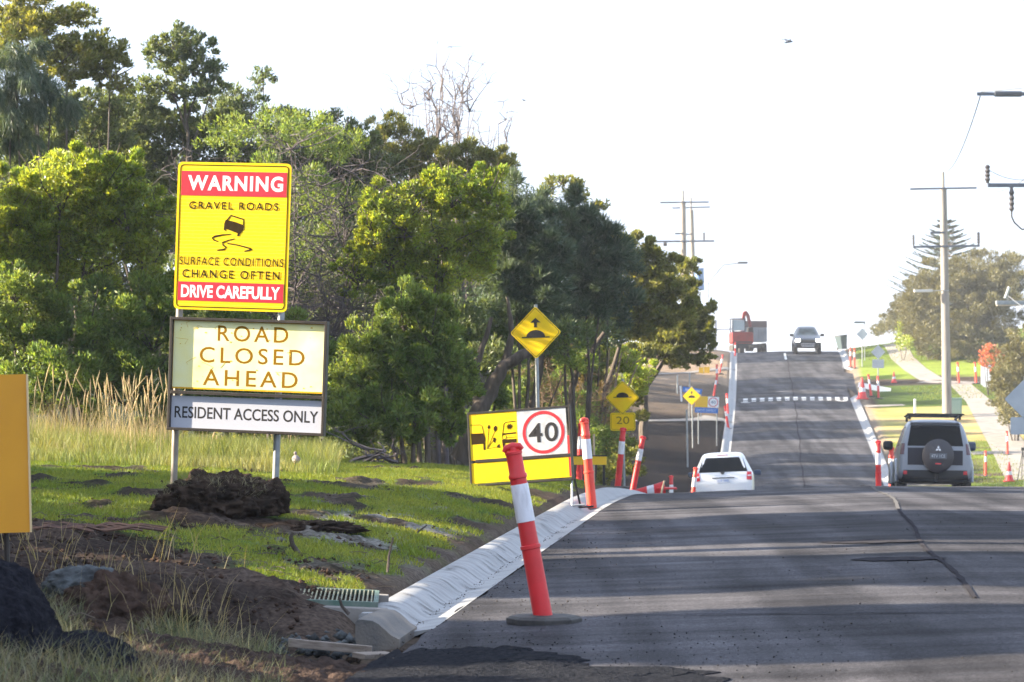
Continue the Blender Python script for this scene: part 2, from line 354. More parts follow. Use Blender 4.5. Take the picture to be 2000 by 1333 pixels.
# lane dash near the crest, speed hump with painted teeth
wht = mat('road_paint', (.72, .72, .70), .6, c2=(.5, .5, .5), scale=30)
struct(sheet('lane_marking', lambda u, y: (float(xl(y))+3.42+(u-.5)*.16, y, road_z(float(xl(y))+3.42, y)+.006), [0, 1], np.arange(208, 215.2, .6), wht))
hp = [(0, .0), (.25, .06), (.6, .10), (.95, .11), (1.4, .10), (1.9, .05), (2.2, .0)]
HY = 178.5
def hf(u, v): y = HY+v[0]; x = float(xl(y))+.15+u*(float(wid(y))-.3); return (x, y+.0, road_z(x, y)+v[1]+.004)
struct(sheet('speed_hump', hf, np.linspace(0, 1, 20), hp, mat('hump_asphalt', (.035, .035, .04), .8)))
mb = MB()
for i in range(13):
    x0 = .45+i*.5
    for (dx0, dx1, v0, v1) in ((0, .27, hp[0], hp[2]), (0, .27, hp[2], hp[3])):
        q = []
        for dx, v in ((dx0, v0), (dx1, v0), (dx1, v1), (dx0, v1)):
            y = HY+v[0]; x = float(xl(y))+x0+dx; q.append((x, y-.01, road_z(x, y)+v[1]+.014))
        mb.add(q, [(0, 1, 2, 3)])
y = HY-.12; mb.add([(float(xl(y))+.3, y-.28, road_z(float(xl(y))+.3, y-.3)+.006), (float(xl(y))+6.6, y-.28, road_z(float(xl(y))+6.6, y-.3)+.006), (float(xl(y))+6.6, y, road_z(float(xl(y))+6.6, y)+.008), (float(xl(y))+.3, y, road_z(float(xl(y))+.3, y)+.008)], [(0, 1, 2, 3)])
struct(mb.build('hump_markings', wht))

# ------------------------------------------------------------------ kerbs
conc = mat('kerb_concrete', (.31, .31, .312), .6, c2=(.17, .165, .16), scale=2.2, bump=.12, bscale=70, stretch=(1.2, 4, 1), lo=.42, hi=.78, spec=.6)
conc2 = mat('new_concrete', (.30, .275, .25), .85, spec=.1, c2=(.22, .205, .19), scale=2, bump=.2, bscale=60)
KP = [(0, .002), (.17, -.022), (.19, -.018), (.225, .004), (.265, .036), (.315, .072), (.36, .090), (.41, .098), (.465, .098), (.48, .085), (.485, -.2)]
def kerb(name, path, sign, zf, m=conc, taper=None):
    """path: [(x,y)] of the seal edge; the kerb lies on the given side"""
    V = []; n_ = len(path)
    for i, (x, y) in enumerate(path):
        a, b = path[max(i-1, 0)], path[min(i+1, n_-1)]; dx, dy = b[0]-a[0], b[1]-a[1]; l_ = math.hypot(dx, dy); nx, ny = -dy/l_*sign, dx/l_*sign
        for o, h in KP: V.append((x+nx*o, y+ny*o, zf(x, y)+h*(taper(i/n_) if taper else 1)))
    k = len(KP); Q = [(j*k+i, j*k+i+1, (j+1)*k+i+1, (j+1)*k+i) for j in range(n_-1) for i in range(k-1)]
    mb = MB(); mb.add(V, Q+[tuple(range(k)), tuple((n_-1)*k+i for i in range(k))[::-1]])
    o = mb.build(name, m, smooth=True); return struct(o)
zl = lambda x, y: float(zr(y))
kerb('kerb', [(float(xl(y)), y) for y in list(np.arange(19.0, 60, .3))+list(np.arange(60, 262, 1.))], 1, zl)
zrt = lambda x, y: float(zr(y)+cross(7.))
xr = lambda y: float(xl(y)+wid(y))
kerb('kerb', [(xr(y), y) for y in np.arange(-20, 178, 1.)]+[(xr(178)+.15, 180), (xr(178)+.7, 182), (xr(178)+1.8, 183.8), (xr(178)+3.6, 184.8), (xr(178)+12, 186.)], -1, zrt)
kerb('kerb', [(xr(196)+13, 194.8), (xr(196)+4, 196.2), (xr(196)+2.2, 197), (xr(196)+.9, 198.8), (xr(198)+.25, 201.5)]+[(xr(y), y) for y in np.arange(204, 262, 1.)], -1, zrt)
# gutter grime: dried slurry streaks running down the kerb face
grime = mat('kerb_slurry', (.05, .045, .042), .8)
mb = MB()
for i in range(170):
    y = random.uniform(18.9, 46)**1. if i < 140 else random.uniform(140, 210); L0 = random.uniform(.0, .25); L1 = L0+random.uniform(.06, .2); w_ = random.uniform(.004, .016)*(1 if y < 50 else 7)
    def kz(o):
        for (o0, h0), (o1, h1) in zip(KP, KP[1:]):
            if o0 <= o <= o1: return h0+(h1-h0)*(o-o0)/(o1-o0)
        return .098
    pts = []
    sk = random.uniform(-.12, .12)
    S = 6
    for s_ in range(S+1):
        o = .47-(L0+(L1-L0)*s_/S); yy = y+sk*s_/S; ww = w_*math.sin(math.pi*(s_+.6)/(S+1.2)); x = float(xl(yy))-o
        pts += [(x, yy-ww, float(zr(yy))+kz(o)+.006), (x, yy+ww, float(zr(yy))+kz(o)+.006)]
    mb.add(pts, [(2*s_, 2*s_+1, 2*s_+3, 2*s_+2) for s_ in range(S)])
o = mb.build('kerb_dirt_streaks', grime); o['kind'] = 'stuff'
mb = MB()
for yj in np.arange(21.4, 60, 2.4):      # cast joints across the kerb
    P = [(float(xl(yj))-o, yj, float(zr(yj))+h+.002) for o, h in KP[:-2]]; mb.add([(x, y_+dy, z) for x, y_, z in P for dy in (-.006, .006)], [(2*i, 2*i+1, 2*i+3, 2*i+2) for i in range(len(P)-1)])
o = mb.build('kerb_joints', grime); o['kind'] = 'structure'
# loose mud along gutter and road edge
def stones(name, pts, r0, r1, m, kind='stuff'):
    base = [(1, 0, 0), (-1, 0, 0), (0, 1, 0), (0, -1, 0), (0, 0, .8), (0, 0, -.5)]; fc = [(0, 2, 4), (2, 1, 4), (1, 3, 4), (3, 0, 4), (2, 0, 5), (1, 2, 5), (3, 1, 5), (0, 3, 5)]
    V = []; Tt = []
    for p in pts:
        r = random.uniform(r0, r1)*random.choice((.6, .8, 1, 1)); q = Matrix.Rotation(random.uniform(0, 6.3), 3, 'Z')@Matrix.Rotation(random.uniform(-.5, .5), 3, 'X'); k = len(V)
        V += [p+(q@Vector(b))*r*random.uniform(.6, 1.2) for b in base]; Tt += [tuple(a+k for a in f) for f in fc]
    o = link(name, np_mesh(name, [tuple(v) for v in V], None, Tt), m); o['kind'] = kind; return o
pts = []
for i in range(900):
    y = 15+18*random.random()**1.4; x = float(xl(y))+abs(random.gauss(0, 1.))*.55 if i < 500 else float(xl(y))+random.uniform(0, 6.5)
    pts.append(Vector((x, y, road_z(x, y)+.002)))
stones('loose_gravel', pts, .004, .011, mat('dark_stone', (.035, .03, .03), .9))
pts = []
for i in range(700):
    y = random.uniform(18.8, 34); x = float(xl(y))-abs(random.gauss(.2, .06)); pts.append(Vector((x, y, float(zr(y))-.018)))
stones('gutter_dirt', pts, .003, .010, mat('brown_crumb', (.06, .045, .035), .95))

# ------------------------------------------------------------------ side street, paths, slabs laid on the ground
def drape(name, rowsLR, m, up=.012, nx=6, ny=4, d0=100, kind='structure', surf=T, clipD=300):
    """rowsLR: list of (py, pxl, pxr) in the photo; each point is dropped onto the land"""
    V = []; rr = []
    for (p0, a0, b0), (p1, a1, b1) in zip(rowsLR, rowsLR[1:]):
        for s_ in range(ny): t = s_/ny; rr.append((p0+(p1-p0)*t, a0+(a1-a0)*t, b0+(b1-b0)*t))
    rr.append(rowsLR[-1])
    for (py, a, b) in rr:
        for i in range(nx+1):
            p = hit(a+(b-a)*i/nx, py, d0, clipD, surf); V.append((p.x, p.y, p.z+up))
    k = nx+1; Q = [(j*k+i, j*k+i+1, (j+1)*k+i+1, (j+1)*k+i) for j in range(len(rr)-1) for i in range(nx)]
    return struct(link(name, np_mesh(name, V, Q, smooth=True), m))
def strip(name, P, wd, m, up=.03):
    """a band of constant width along world points, following the land"""
    V = []; PP = []
    for (a, b) in zip(P, P[1:]):
        for s_ in range(8): t = s_/8; PP.append((a[0]+(b[0]-a[0])*t, a[1]+(b[1]-a[1])*t, a[2]+(b[2]-a[2])*t if len(a) > 2 else wd))
    e = P[-1]; PP.append((e[0], e[1], e[2] if len(e) > 2 else wd)); K = 5
    for i, (x, y, w_) in enumerate(PP):
        a, b = PP[max(i-1, 0)], PP[min(i+1, len(PP)-1)]; dx, dy = b[0]-a[0], b[1]-a[1]; l_ = math.hypot(dx, dy)
        for k in range(K):
            o = (k/(K-1)-.5)*w_; X, Y = x+dy/l_*o, y-dx/l_*o; V.append((X, Y, T(X, Y)+up))
    Q = [(j*K+i, j*K+i+1, (j+1)*K+i+1, (j+1)*K+i) for j in range(len(PP)-1) for i in range(K-1)]
    return struct(link(name, np_mesh(name, V, Q, smooth=True), m))
side = mat('side_street_asphalt', (.05, .05, .058), .6, c2=(.07, .07, .08), scale=2)
# side street leaving to the right between the two kerb returns
V = []; ys = np.linspace(0, 1, 7); xs_ = np.linspace(0, 1, 14)
for t in ys:
    for u in xs_:
        x0 = xr(190)-.25; x = x0+u*16; fl = max(0, 1-u*4.5)**2; y0 = 186.5-(u*16)*(-.02)-6*fl-.4; y1 = 194.9+6*fl
        y = y0+(y1-y0)*t; V.append((x, y, T(x, y)*0+float(zr(y)+cross(7.))+.02+.06*u))
k = 14; Q = [(j*k+i, j*k+i+1, (j+1)*k+i+1, (j+1)*k+i) for j in range(6) for i in range(k-1)]
struct(link('side_street', np_mesh('side_street', V, Q, smooth=True), asph))
def wp(px, py, w_=None, d0=100): p = hit(px, py, d0); return (p.x, p.y, w_) if w_ else (p.x, p.y)
strip('footpath', [wp(1745, 672, 1.5), wp(1762, 700, 1.5), wp(1787, 722, 1.5), wp(1822, 744, 1.6)], 1.5, conc2)
strip('footpath', [wp(1874, 750, 1.3), wp(1912, 785, 1.5), wp(1937, 824, 1.65), wp(1975, 880, 1.9), wp(2010, 938, 2.0)], 1.5, conc2)
strip('concrete_crossing', [wp(1800, 747, 1.5), wp(1905, 750, 1.5)], 1.5, conc2, up=.05)
strip('concrete_crossing', [wp(1690, 795, 1.1), wp(1765, 792, .9)], 1.1, conc2, up=.035)
strip('concrete_crossing', [wp(1895, 887, 1.2), wp(1950, 885, 1.2)], 1.2, conc2, up=.04)
strip('concrete_path', [wp(1180, 824, .5), wp(1300, 823, .7), wp(1372, 821, 1.2), wp(1412, 819, 2.4)], .7, conc2, up=.05)
strip('concrete_path', [wp(1250, 734, .5), wp(1340, 730, .5), wp(1428, 724, .8)], .6, conc2, up=.06)
# ------------------------------------------------------------------ materials for objects
YEL = mat('sign_yellow', (.92, .64, .0), .45, c2=(.88, .55, .0), scale=4, spec=.4)
YELW = mat('glare_yellow', (.97, .94, .58), .4, c2=(.96, .88, .30), scale=3.2, detail=3, lo=.4, hi=.75, spec=.4)  # paler than the sign yellow: retroreflective glow put into the colour
YELE = mat('edge_yellow', (.80, .42, .0), .45)
BLK = mat('sign_black', (.018, .015, .015), .5)
BRN = mat('brown_letter', (.27, .13, .0), .6, spec=.1)  # lettering in a mid brown, lighter than the near-black letters
DBR = mat('dark_letter', (.035, .018, .004), .6, spec=.1)
RED = mat('sign_red', (.60, .02, .045), .45, c2=(.50, .02, .04), scale=5)
WHT = mat('sign_white', (.82, .82, .84), .45)
SILV = mat('reflective_white', (.58, .58, .60), .35, c2=(.42, .42, .44), scale=14, detail=7)
FRM = mat('frame_black_steel', (.018, .014, .012), .5, c2=(.035, .026, .02), scale=8)
GALV = mat('galvanised_steel', (.36, .38, .40), .45, metal=.6, c2=(.26, .28, .30), scale=9, bump=.05)
POSTM = mat('weathered_post', (.22, .18, .15), .6, metal=.2, c2=(.33, .30, .27), scale=6)
ALU = mat('sign_back_alloy', (.50, .53, .57), .45, metal=.35, c2=(.42, .45, .50), scale=3)
ORED = mat('bollard_red', (.74, .03, .035), .45, c2=(.60, .028, .03), scale=6, spec=.5)
OORG = mat('bollard_orange', (.86, .075, .045), .42, c2=(.76, .06, .04), scale=6)
SLV = mat('reflective_sleeve', (.72, .71, .75), .35, c2=(.36, .33, .34), scale=7, detail=9, lo=.48, hi=.8, stretch=(2, 2, .6))
RUB = mat('black_rubber', (.03, .028, .028), .75, c2=(.06, .055, .05), scale=12, bump=.2)
GLS = mat('dark_glass', (.008, .010, .013), .12, spec=.06)
BLU = mat('sign_blue', (.03, .17, .55), .5)
TIM = mat('timber', (.30, .25, .21), .85, c2=(.17, .13, .10), scale=3, stretch=(3, 18, 18), bump=.3)
GRNM = mat('galvanised_green', (.07, .13, .10), .7, c2=(.14, .18, .15), scale=10)

# ------------------------------------------------------------------ big sign on two posts
S = 27/F; H0 = 1.22
def rrect(x, z, w_, h_, r, n_=5):
    P = []
    for (cx, cz, a0) in ((x+w_/2-r, z+h_/2-r, 0), (x-w_/2+r, z+h_/2-r, 90), (x-w_/2+r, z-h_/2+r, 180), (x+w_/2-r, z-h_/2+r, 270)):
        for k in range(n_+1): a = R(a0+90*k/n_); P.append((cx+r*math.cos(a), cz+r*math.sin(a)))
    return P
rot = (0, R(2.0), R(-14)); Rm = Matrix.Rotation(rot[2], 3, 'Z')@Matrix.Rotation(rot[1], 3, 'Y')
C0 = at(488, 735, 27)
ws = thing('road_sign', 'tall yellow WARNING sign above a pale ROAD CLOSED AHEAD board on two posts', 'road sign', C0-Rm@Vector((0, 0, H0)), rot)
SX = S/math.cos(R(14))*1.025
def X_(p): return p*SX
def Z_(p): return H0+p*S
mb = MB(); cx, cz = X_(-41), Z_(271); W_, H_ = 221*SX, 289*S
mb.prism(rrect(cx, cz, W_, H_, .045), -.034, -.022, 0)
y = -.0365
# black keyline just inside the edge
Pk = rrect(cx, cz, W_-.052, H_-.052, .032); Pk.append(Pk[0]); mb.stroke(Pk, .007, y, -.0335, 1)
for (z0, z1) in ((79, 127), (-127, -90)): mb.prism([(cx-X_(103), Z_(271+z0)), (cx+X_(103), Z_(271+z0)), (cx+X_(103), Z_(271+z1)), (cx-X_(103), Z_(271+z1))], y, -.0335, 2)
for k in range(40):      # faint rows of the retroreflective sheet
    zz = Z_(271-134+k*268/39); mb.prism([(cx-W_/2+.035, zz-.0022), (cx+W_/2-.035, zz-.0022), (cx+W_/2-.035, zz+.0022), (cx-W_/2+.035, zz+.0022)], -.0349, -.0338, 4)
T_ = lambda s_, x, z, w_, h_, mi, b=0., sp=1., yy=-.0374: mb.text(s_, X_(x), Z_(z), X_(w_), h_*S, yy, 0, mi, b, sp)
T_('WARNING', -38, 271+104, 186, 30, 3, .035, 1.15); T_('DRIVE CAREFULLY', -41, 271-108.5, 193, 25, 3, .035)
T_('GRAVEL ROADS', -40, 271+60, 174, 15, 1, .012, 1.25); T_('SURFACE CONDITIONS', -41, 271-49, 203, 16, 1, .008, 1.25); T_('CHANGE OFTEN', -41, 271-74, 190, 16, 1, .012, 1.3)
# skidding car pictogram, traced in sign pixels
def WPX(p): return (X_(-41+(p[0]-520)/3.333), Z_(271+(550-p[1])/3.333))
mb.prism([WPX(p) for p in ((475, 440), (466, 466), (464, 505), (475, 515), (478, 500), (555, 527), (552, 545), (565, 545), (573, 528), (594, 500), (596, 482), (590, 472), (540, 455))], y, -.0335, 1)
mb.stroke([WPX(p) for p in ((482, 445), (507, 412), (590, 436), (592, 474))], .012, y, -.0335, 1)
mb.stroke([WPX(p) for p in ((512, 534), (455, 540), (405, 552), (391, 562), (402, 575), (430, 584))], [.006, .012, .017, .014, .012, .008], y, -.0335, 1)
mb.stroke([WPX(p) for p in ((536, 562), (495, 575), (458, 590), (462, 605), (483, 622), (470, 634), (425, 641))], [.004, .01, .014, .013, .012, .015, .008], y, -.0335, 1)
mb.stroke([WPX(p) for p in ((490, 594), (560, 604), (640, 624), (650, 628), (632, 636), (602, 643))], [.01, .01, .014, .016, .014, .008], y, -.0335, 1)
mb.build('warning_panel', [YEL, DBR, RED, WHT, mat('sheet_row', (.90, .74, .06), .4)], ws)
mb = MB(); fw, fh = 305*SX, 222*S
for (x, z, a, b) in ((0, fh/2-.013, fw, .026), (0, -fh/2+.013, fw, .026), (-fw/2+.013, 0, .026, fh-.052), (fw/2-.013, 0, .026, fh-.052), (0, -36.5*S, fw-.052, .03)):
    mb.box((x, -.062, H0+z), (a, .075, b))
mb.build('frame', FRM, ws, bevel=.003)
mb = MB(); hw = X_(149)
mb.prism([(-hw, Z_(-29)), (hw, Z_(-29)), (hw, Z_(107)), (-hw, Z_(107))], -.060, -.050, 1)
mb.prism([(-hw+.012, Z_(-26)), (hw-.012, Z_(-26)), (hw-.012, Z_(104)), (-hw+.012, Z_(104))], -.0615, -.0595, 0)
for s_, x, z, w_ in (('ROAD', 7.6, 82, 137), ('CLOSED', 7, 39, 204), ('AHEAD', 5, -5, 184)): mb.text(s_, X_(x), Z_(z), X_(w_), 31*S, -.0622, 0, 2, .006, 1.3)
# rust stains and scratches
random.seed(5)
for i in range(34):
    a = random.uniform(-1, 1); x = a*hw*.96; z = Z_(random.choice((random.uniform(-24, 4), random.uniform(70, 102), random.uniform(-20, 100)))); q = random.uniform(.002, .007)
    mb.prism([(x+q*random.uniform(.6, 1.4)*math.cos(t)*1.5, z+q*random.uniform(.6, 1.4)*math.sin(t)) for t in [k*math.pi/4 for k in range(8)]], -.0632, -.0612, 3)
for i in range(9):
    x = random.choice((-1, 1))*random.uniform(.3, .9)*hw; z = Z_(random.uniform(0, 95)); mb.stroke([(x, z), (x+random.uniform(-.05, .05), z+random.uniform(.01, .05)), (x+random.uniform(-.09, .09), z+random.uniform(.02, .07))], .003, -.0634, -.0612, 3)
mb.build('road_closed_panel', [YELW, YELE, BRN, mat('sign_stain', (.72, .50, .03), .6)], ws)
mb = MB(); mb.prism([(-hw, Z_(-108)), (hw, Z_(-108)), (hw, Z_(-43)), (-hw, Z_(-43))], -.060, -.050, 0)
mb.text('RESIDENT ACCESS ONLY', X_(-1), Z_(-75), X_(279), 23*S, -.0607, 0, 1, .012)
mb.build('resident_panel', [mat('panel_white', (.50, .51, .58), .5), BLK], ws)
for x, m_, z1 in ((-143, POSTM, 400), (56, GALV, 400)):
    mb = MB(); mb.tube([(X_(x), .012, -.35), (X_(x), .012, Z_(z1 if x < 0 else 392))], .031, 16); mb.build('post', m_, ws, smooth=True)
for x in (-143, 56):
    for z in (150, 360): mb = MB(); mb.box((X_(x), -.005, Z_(z)), (.09, .03, .03)); mb.build('clamp', GALV, ws, bevel=.003)

# ------------------------------------------------------------------ loose-stones / 40 sign on a swing stand
S4 = 36/F; th = R(4.3); c4, s4 = math.cos(th), math.sin(th)
def q4(p):
    dx = p[0]/5.796+860-1016.5; up = 872-(p[1]/5.796+780); return ((dx*c4+up*s4)*S4*1.026, (up*c4-dx*s4)*S4+.74)
rot = (R(-6), -th, R(-13)); Rm = Matrix.Rotation(rot[2], 3, 'Z')@Matrix.Rotation(rot[1], 3, 'Y')@Matrix.Rotation(rot[0], 3, 'X')
S4X = 1/math.cos(R(13))
s40 = thing('road_sign', 'tilted yellow loose stones board with a white 40 circle on a low stand', 'road sign', at(1016.5, 872, 36)-Rm@Vector((0, 0, .74)), rot)
wq, hq = 207*S4, 146*S4; zc = .74
mb = MB()
for (x, z, a, b) in ((0, hq/2-.012, wq, .024), (0, -hq/2+.012, wq, .024), (-wq/2+.012, 0, .024, hq-.048), (wq/2-.012, 0, .024, hq-.048), (.03, -24*S4, wq-.1, .038)): mb.box((x, 0, zc+z), (a, .06, b))
mb.build('frame', FRM, s40, bevel=.003)
mb = MB(); xa, xb, xm = -wq/2+.02, wq/2-.02, -4*S4
mb.prism([(xa, zc-22*S4), (xm, zc-22*S4), (xm, zc+hq/2-.02), (xa, zc+hq/2-.02)], -.022, -.012, 0)
mb.prism([(xa, zc-22*S4), (xa+.06, zc-22*S4), (xa+.06, zc-19*S4), (xa, zc-19*S4)], -.0235, -.0215, 2)
mb.prism([(xa, zc+hq/2-.045), (xa+.09, zc+hq/2-.045), (xa+.09, zc+hq/2-.02), (xa, zc+hq/2-.02)], -.0235, -.0215, 2)
def st(P, w_, mi=1): mb.stroke([q4(p) for p in P], w_, -.0245, -.0215, mi)
def pg(P, mi=1): mb.prism([q4(p) for p in P], -.0245, -.0215, mi)
st(((335, 296), (450, 293), (468, 305), (505, 440), (510, 480)), .007); pg(((345, 395), (480, 388), (505, 440), (516, 578), (493, 580), (488, 508), (358, 520)))
pg(((545, 290), (530, 325), (545, 342), (562, 330), (560, 305))); pg(((603, 318), (625, 300), (642, 318), (640, 350), (618, 375), (600, 345)))
pg(((600, 440), (618, 435), (634, 455), (622, 500), (598, 480))); pg(((652, 520), (672, 510), (684, 555), (640, 550)))
for e in ((545, 345), (612, 372), (600, 470), (640, 545)): st(((535, 565), e), .003)
st(((848, 250), (740, 262), (718, 280), (702, 420)), .008); st(((700, 398), (858, 382)), .016); st(((752, 440), (862, 428)), .004)
pg(((700, 460), (865, 450), (865, 490), (738, 500), (732, 548), (712, 548)))
q = q4((724, 430)); mb.stroke([(q[0]+.028*math.cos(t), q[1]+.028*math.sin(t)) for t in np.linspace(0, 2*math.pi, 17)], .005, -.0245, -.0215, 1)
star = []
for k in range(20): a = k*math.pi/10; r_ = 46 if k % 2 == 0 else 22; star.append((782+r_*math.cos(a), 312+r_*.85*math.sin(a)))
pg(star)
for i in range(12): x = random.uniform(350, 840); z = random.uniform(170, 280); mb.prism([(q4((x, z))[0]+.004*math.cos(t), q4((x, z))[1]+.003*math.sin(t)) for t in np.linspace(0, 6, 7)[:-1]], -.0230, -.0215, 2)
mb.build('loose_stones_panel', [YEL, DBR, YELE], s40)
mb = MB(); mb.prism([(xm+.004, zc-22*S4), (xb-.035, zc-22*S4), (xb-.035, zc+hq/2-.02), (xm+.004, zc+hq/2-.02)], -.022, -.012, 0)
qc = q4((1168, 375))
N_ = 40; V = [(qc[0]+r_*math.cos(2*math.pi*k/N_), yy, qc[1]+r_*math.sin(2*math.pi*k/N_)) for yy in (-.0245, -.0215) for r_ in (42*S4, 35.7*S4) for k in range(N_)]
mb.add(V, [(k, (k+1) % N_, N_+(k+1) % N_, N_+k) for k in range(N_)]+[(k, 2*N_+k, 2*N_+(k+1) % N_, (k+1) % N_) for k in range(N_)]+[(N_+k, N_+(k+1) % N_, 3*N_+(k+1) % N_, 3*N_+k) for k in range(N_)], 1)
for s_, x0, x1 in (('4', 1000, 1155), ('0', 1182, 1333)):
    a, b = q4((x0, 385)), q4((x1, 372)); mb.text(s_, (a[0]+b[0])/2, qc[1]-.002, b[0]-a[0], 38*S4, -.0245, 0, 2, .012)
mb.prism([(xb-.035, zc-22*S4), (xb-.01, zc-22*S4), (xb-.01, zc+14*S4), (xb-.035, zc+14*S4)], -.024, -.012, 3)
mb.build('speed_panel', [SILV, mat('ring_red', (.66, .02, .03), .45), BLK, ORED], s40)
mb = MB(); mb.prism([(xa, zc-67*S4), (xb, zc-67*S4), (xb, zc-27.5*S4), (xa, zc-27.5*S4)], -.022, -.012, 0)
mb.prism([(xb-.03, zc-66*S4), (xb-.006, zc-66*S4), (xb-.006, zc-28*S4), (xb-.03, zc-28*S4)], -.0235, -.0215, 3)
mb.prism([(xa, zc-67*S4), (xa+.012, zc-67*S4), (xa+.012, zc-27.5*S4), (xa, zc-27.5*S4)], -.0232, -.0215, 2)
for i in range(26):
    x = xa+random.random()**2*.9; z = zc-random.uniform(30, 65)*S4; mb.prism([(x+.004*math.cos(t), z+.003*math.sin(t)) for t in np.linspace(0, 6, 7)[:-1]], -.0230, -.0215, 2)
mb.build('blank_panel', [YEL, BLK, YELE, ORED], s40)
for x, yy in ((wq/2-.03, -.05), (wq/2+.0, .30), (-wq/2+.05, -.05), (-wq/2+.03, .30)):
    mb = MB(); mb.tube([(x, .02, zc-hq/2+.02), (x, yy, -.02)], .013, 8); mb.tube([(x-.12, yy, -.02), (x+.16, yy, -.02)], .012, 8); mb.build('leg', GALV if yy < 0 else FRM, s40, smooth=True)

# ------------------------------------------------------------------ diamond signs
def diamond(mb, cx, cz, d, y0, y1, mi, r=.04):
    P = []; h = d/2-r*1.414
    for k, a0 in enumerate((0, 90, 180, 270)):
        ux, uz = math.cos(R(a0)), math.sin(R(a0))
        for t in range(-2, 3): a = R(a0+45*t/2); P.append((cx+ux*h+r*math.cos(a), cz+uz*h+r*math.sin(a)))
    mb.prism(P, y0, y1, mi)
def diamond_sign(label, px, pyc, diag, D, py_base=None, arrow=False, plate=None, tilt=0., back=False, yaw=0., group=None, mats=None, postr=.03, scale_to=None):
    yaw = yaw or (0 if back else -14)
    s_ = D/F; X = (px-1000)*s_; zg = T(X, D) if py_base is None else EYE+(HZ-py_base)*s_; zc = EYE+(HZ-pyc)*s_-zg; d = diag*s_
    t = thing('road_sign', label, 'road sign', (X, D, zg), (0, R(tilt), R(yaw)), group)
    mb = MB(); f, k = (-.008, .0) if not back else (.0, .0)
    diamond(mb, 0, zc, d, -postr-.008, -postr-.002, 0, d*.045)
    if not back:
        diamond(mb, 0, zc, d*.95, -postr-.0095, -postr-.0075, 1, d*.04); diamond(mb, 0, zc, d*.925, -postr-.011, -postr-.009, 0, d*.04)
        y0, y1 = -postr-.014, -postr-.0105; b = d*.27; zb = zc-d*.10 if arrow else zc+d*.0
        mb.prism([(-b, zb), (b, zb), (b, zb+d*.022), (-b, zb+d*.022)], y0, y1, 1)
        mb.prism([(-b*.68, zb+.02*d), (b*.68, zb+.02*d)]+[(b*.68*math.cos(a), zb+.02*d+d*.13*math.sin(a)) for a in np.linspace(.35, math.pi-.35, 9)], y0-.001, y1, 1)
        if arrow:
            mb.prism([(-d*.03, zc+d*.10), (d*.03, zc+d*.10), (d*.03, zc+d*.2), (-d*.03, zc+d*.2)], y0, y1, 1)
            mb.prism([(-d*.10, zc+d*.19), (d*.10, zc+d*.19), (0, zc+d*.28)], y0-.001, y1, 1)
    mb.build('diamond_panel', mats or ([ALU, ALU] if back else [YEL, BLK]), t)
    if plate:
        pw, ph, dz, txt = plate; mb = MB(); z = zc+dz*s_
        mb.prism(rrect(0, z, pw*s_, ph*s_, ph*s_*.12), -postr-.008, -postr-.002, 0)
        if txt:
            mb.stroke((lambda P: P+[P[0]])(rrect(0, z, pw*s_*.92, ph*s_*.86, ph*s_*.1)), .008, -postr-.0105, -postr-.0075, 1)
            mb.text(txt, 0, z+.03, pw*s_*.52, ph*s_*.42, -postr-.0115, 0, 1, .0)
        mb.build('plate', [ALU, ALU] if back else [YEL, mat('plate_letter', (.25, .15, .0), .5)], t)
    mb = MB(); mb.tube([(0, 0, -.25), (0, 0, zc+d/2+.03)], postr, 12); mb.build('post', GALV, t, smooth=True); return t
diamond_sign('yellow diamond speed hump sign with an arrow, on a post behind the 40 board', 1053, 650, 103, 48, None, True, None, -1.2)
diamond_sign('yellow speed hump diamond above a 20 plate beside leaning red bollards', 1219, 777, 67, 64, None, False, (50, 35, -47, '20'), -.8)
diamond_sign('small distant speed hump diamond beside the blue strip sign on the far slope', 1353, 774, 36, 150, None, True, None, -1.)
# far multi-message board, blue strip board, post backs
def board(label, px, py, w_, h_, D, tilt, parts, legs=1, base=None, group=None, yaw=0., legpx=None):
    s_ = D/F; X = (px-1000)*s_; zg = T(X, D); zc = EYE+(HZ-py)*s_-zg
    t = thing('road_sign', label, 'road sign', (X, D, zg), (0, 0, R(yaw)), group)
    for nm, fn in parts:
        mb = MB(); ms = fn(mb, s_); o = mb.build(nm, ms, t); o.location = (0, 0, zc); o.rotation_euler = (0, R(tilt), 0)
    for lx in (legpx or (-w_/2*.8, w_/2*.8)):
        mb = MB(); mb.tube([(lx*s_, .03, -.2), (lx*s_, .03, zc)], .028, 8); mb.build('post', GALV, t, smooth=True)
    return t
def rect(mb, x0, z0, x1, z1, s_, y0, y1, mi): mb.prism([(x0*s_, z0*s_), (x1*s_, z0*s_), (x1*s_, z1*s_), (x0*s_, z1*s_)], y0, y1, mi)
def p1(mb, s_): rect(mb, -24, -10, 0, 11, s_, -.03, -.0, 0); return [mat('sign_amber', (.86, .50, .01), .5)]
def p2(mb, s_):
    rect(mb, 0.5, -10, 22, 11, s_, -.03, -.0, 0); mb.stroke([(11*s_+8.6*s_*math.cos(t), .5*s_+8.6*s_*math.sin(t)) for t in np.linspace(0, 2*math.pi, 22)], .04, -.034, -.028, 1)
    mb.text('40', 11*s_, .5*s_, 10*s_, 6.5*s_, -.034, 0, 2, .02); return [WHT, RED, mat('grey_letter', (.25, .3, .4), .5)]
def p3(mb, s_): rect(mb, -24, -21, 21, -11, s_, -.03, 0, 0); mb.text('DRIVE SAFELY', -2*s_, -16*s_, 38*s_, 5*s_, -.034, 0, 1, .01); return [BLU, mat('pale_letter', (.45, .55, .8), .5)]
board('distant yellow and white 40 board above a blue DRIVE SAFELY strip', 1382, 786, 45, 30, 152, 2.5, (('yellow_panel', p1), ('speed_panel', p2), ('blue_strip', p3)), legpx=(-18, 18))
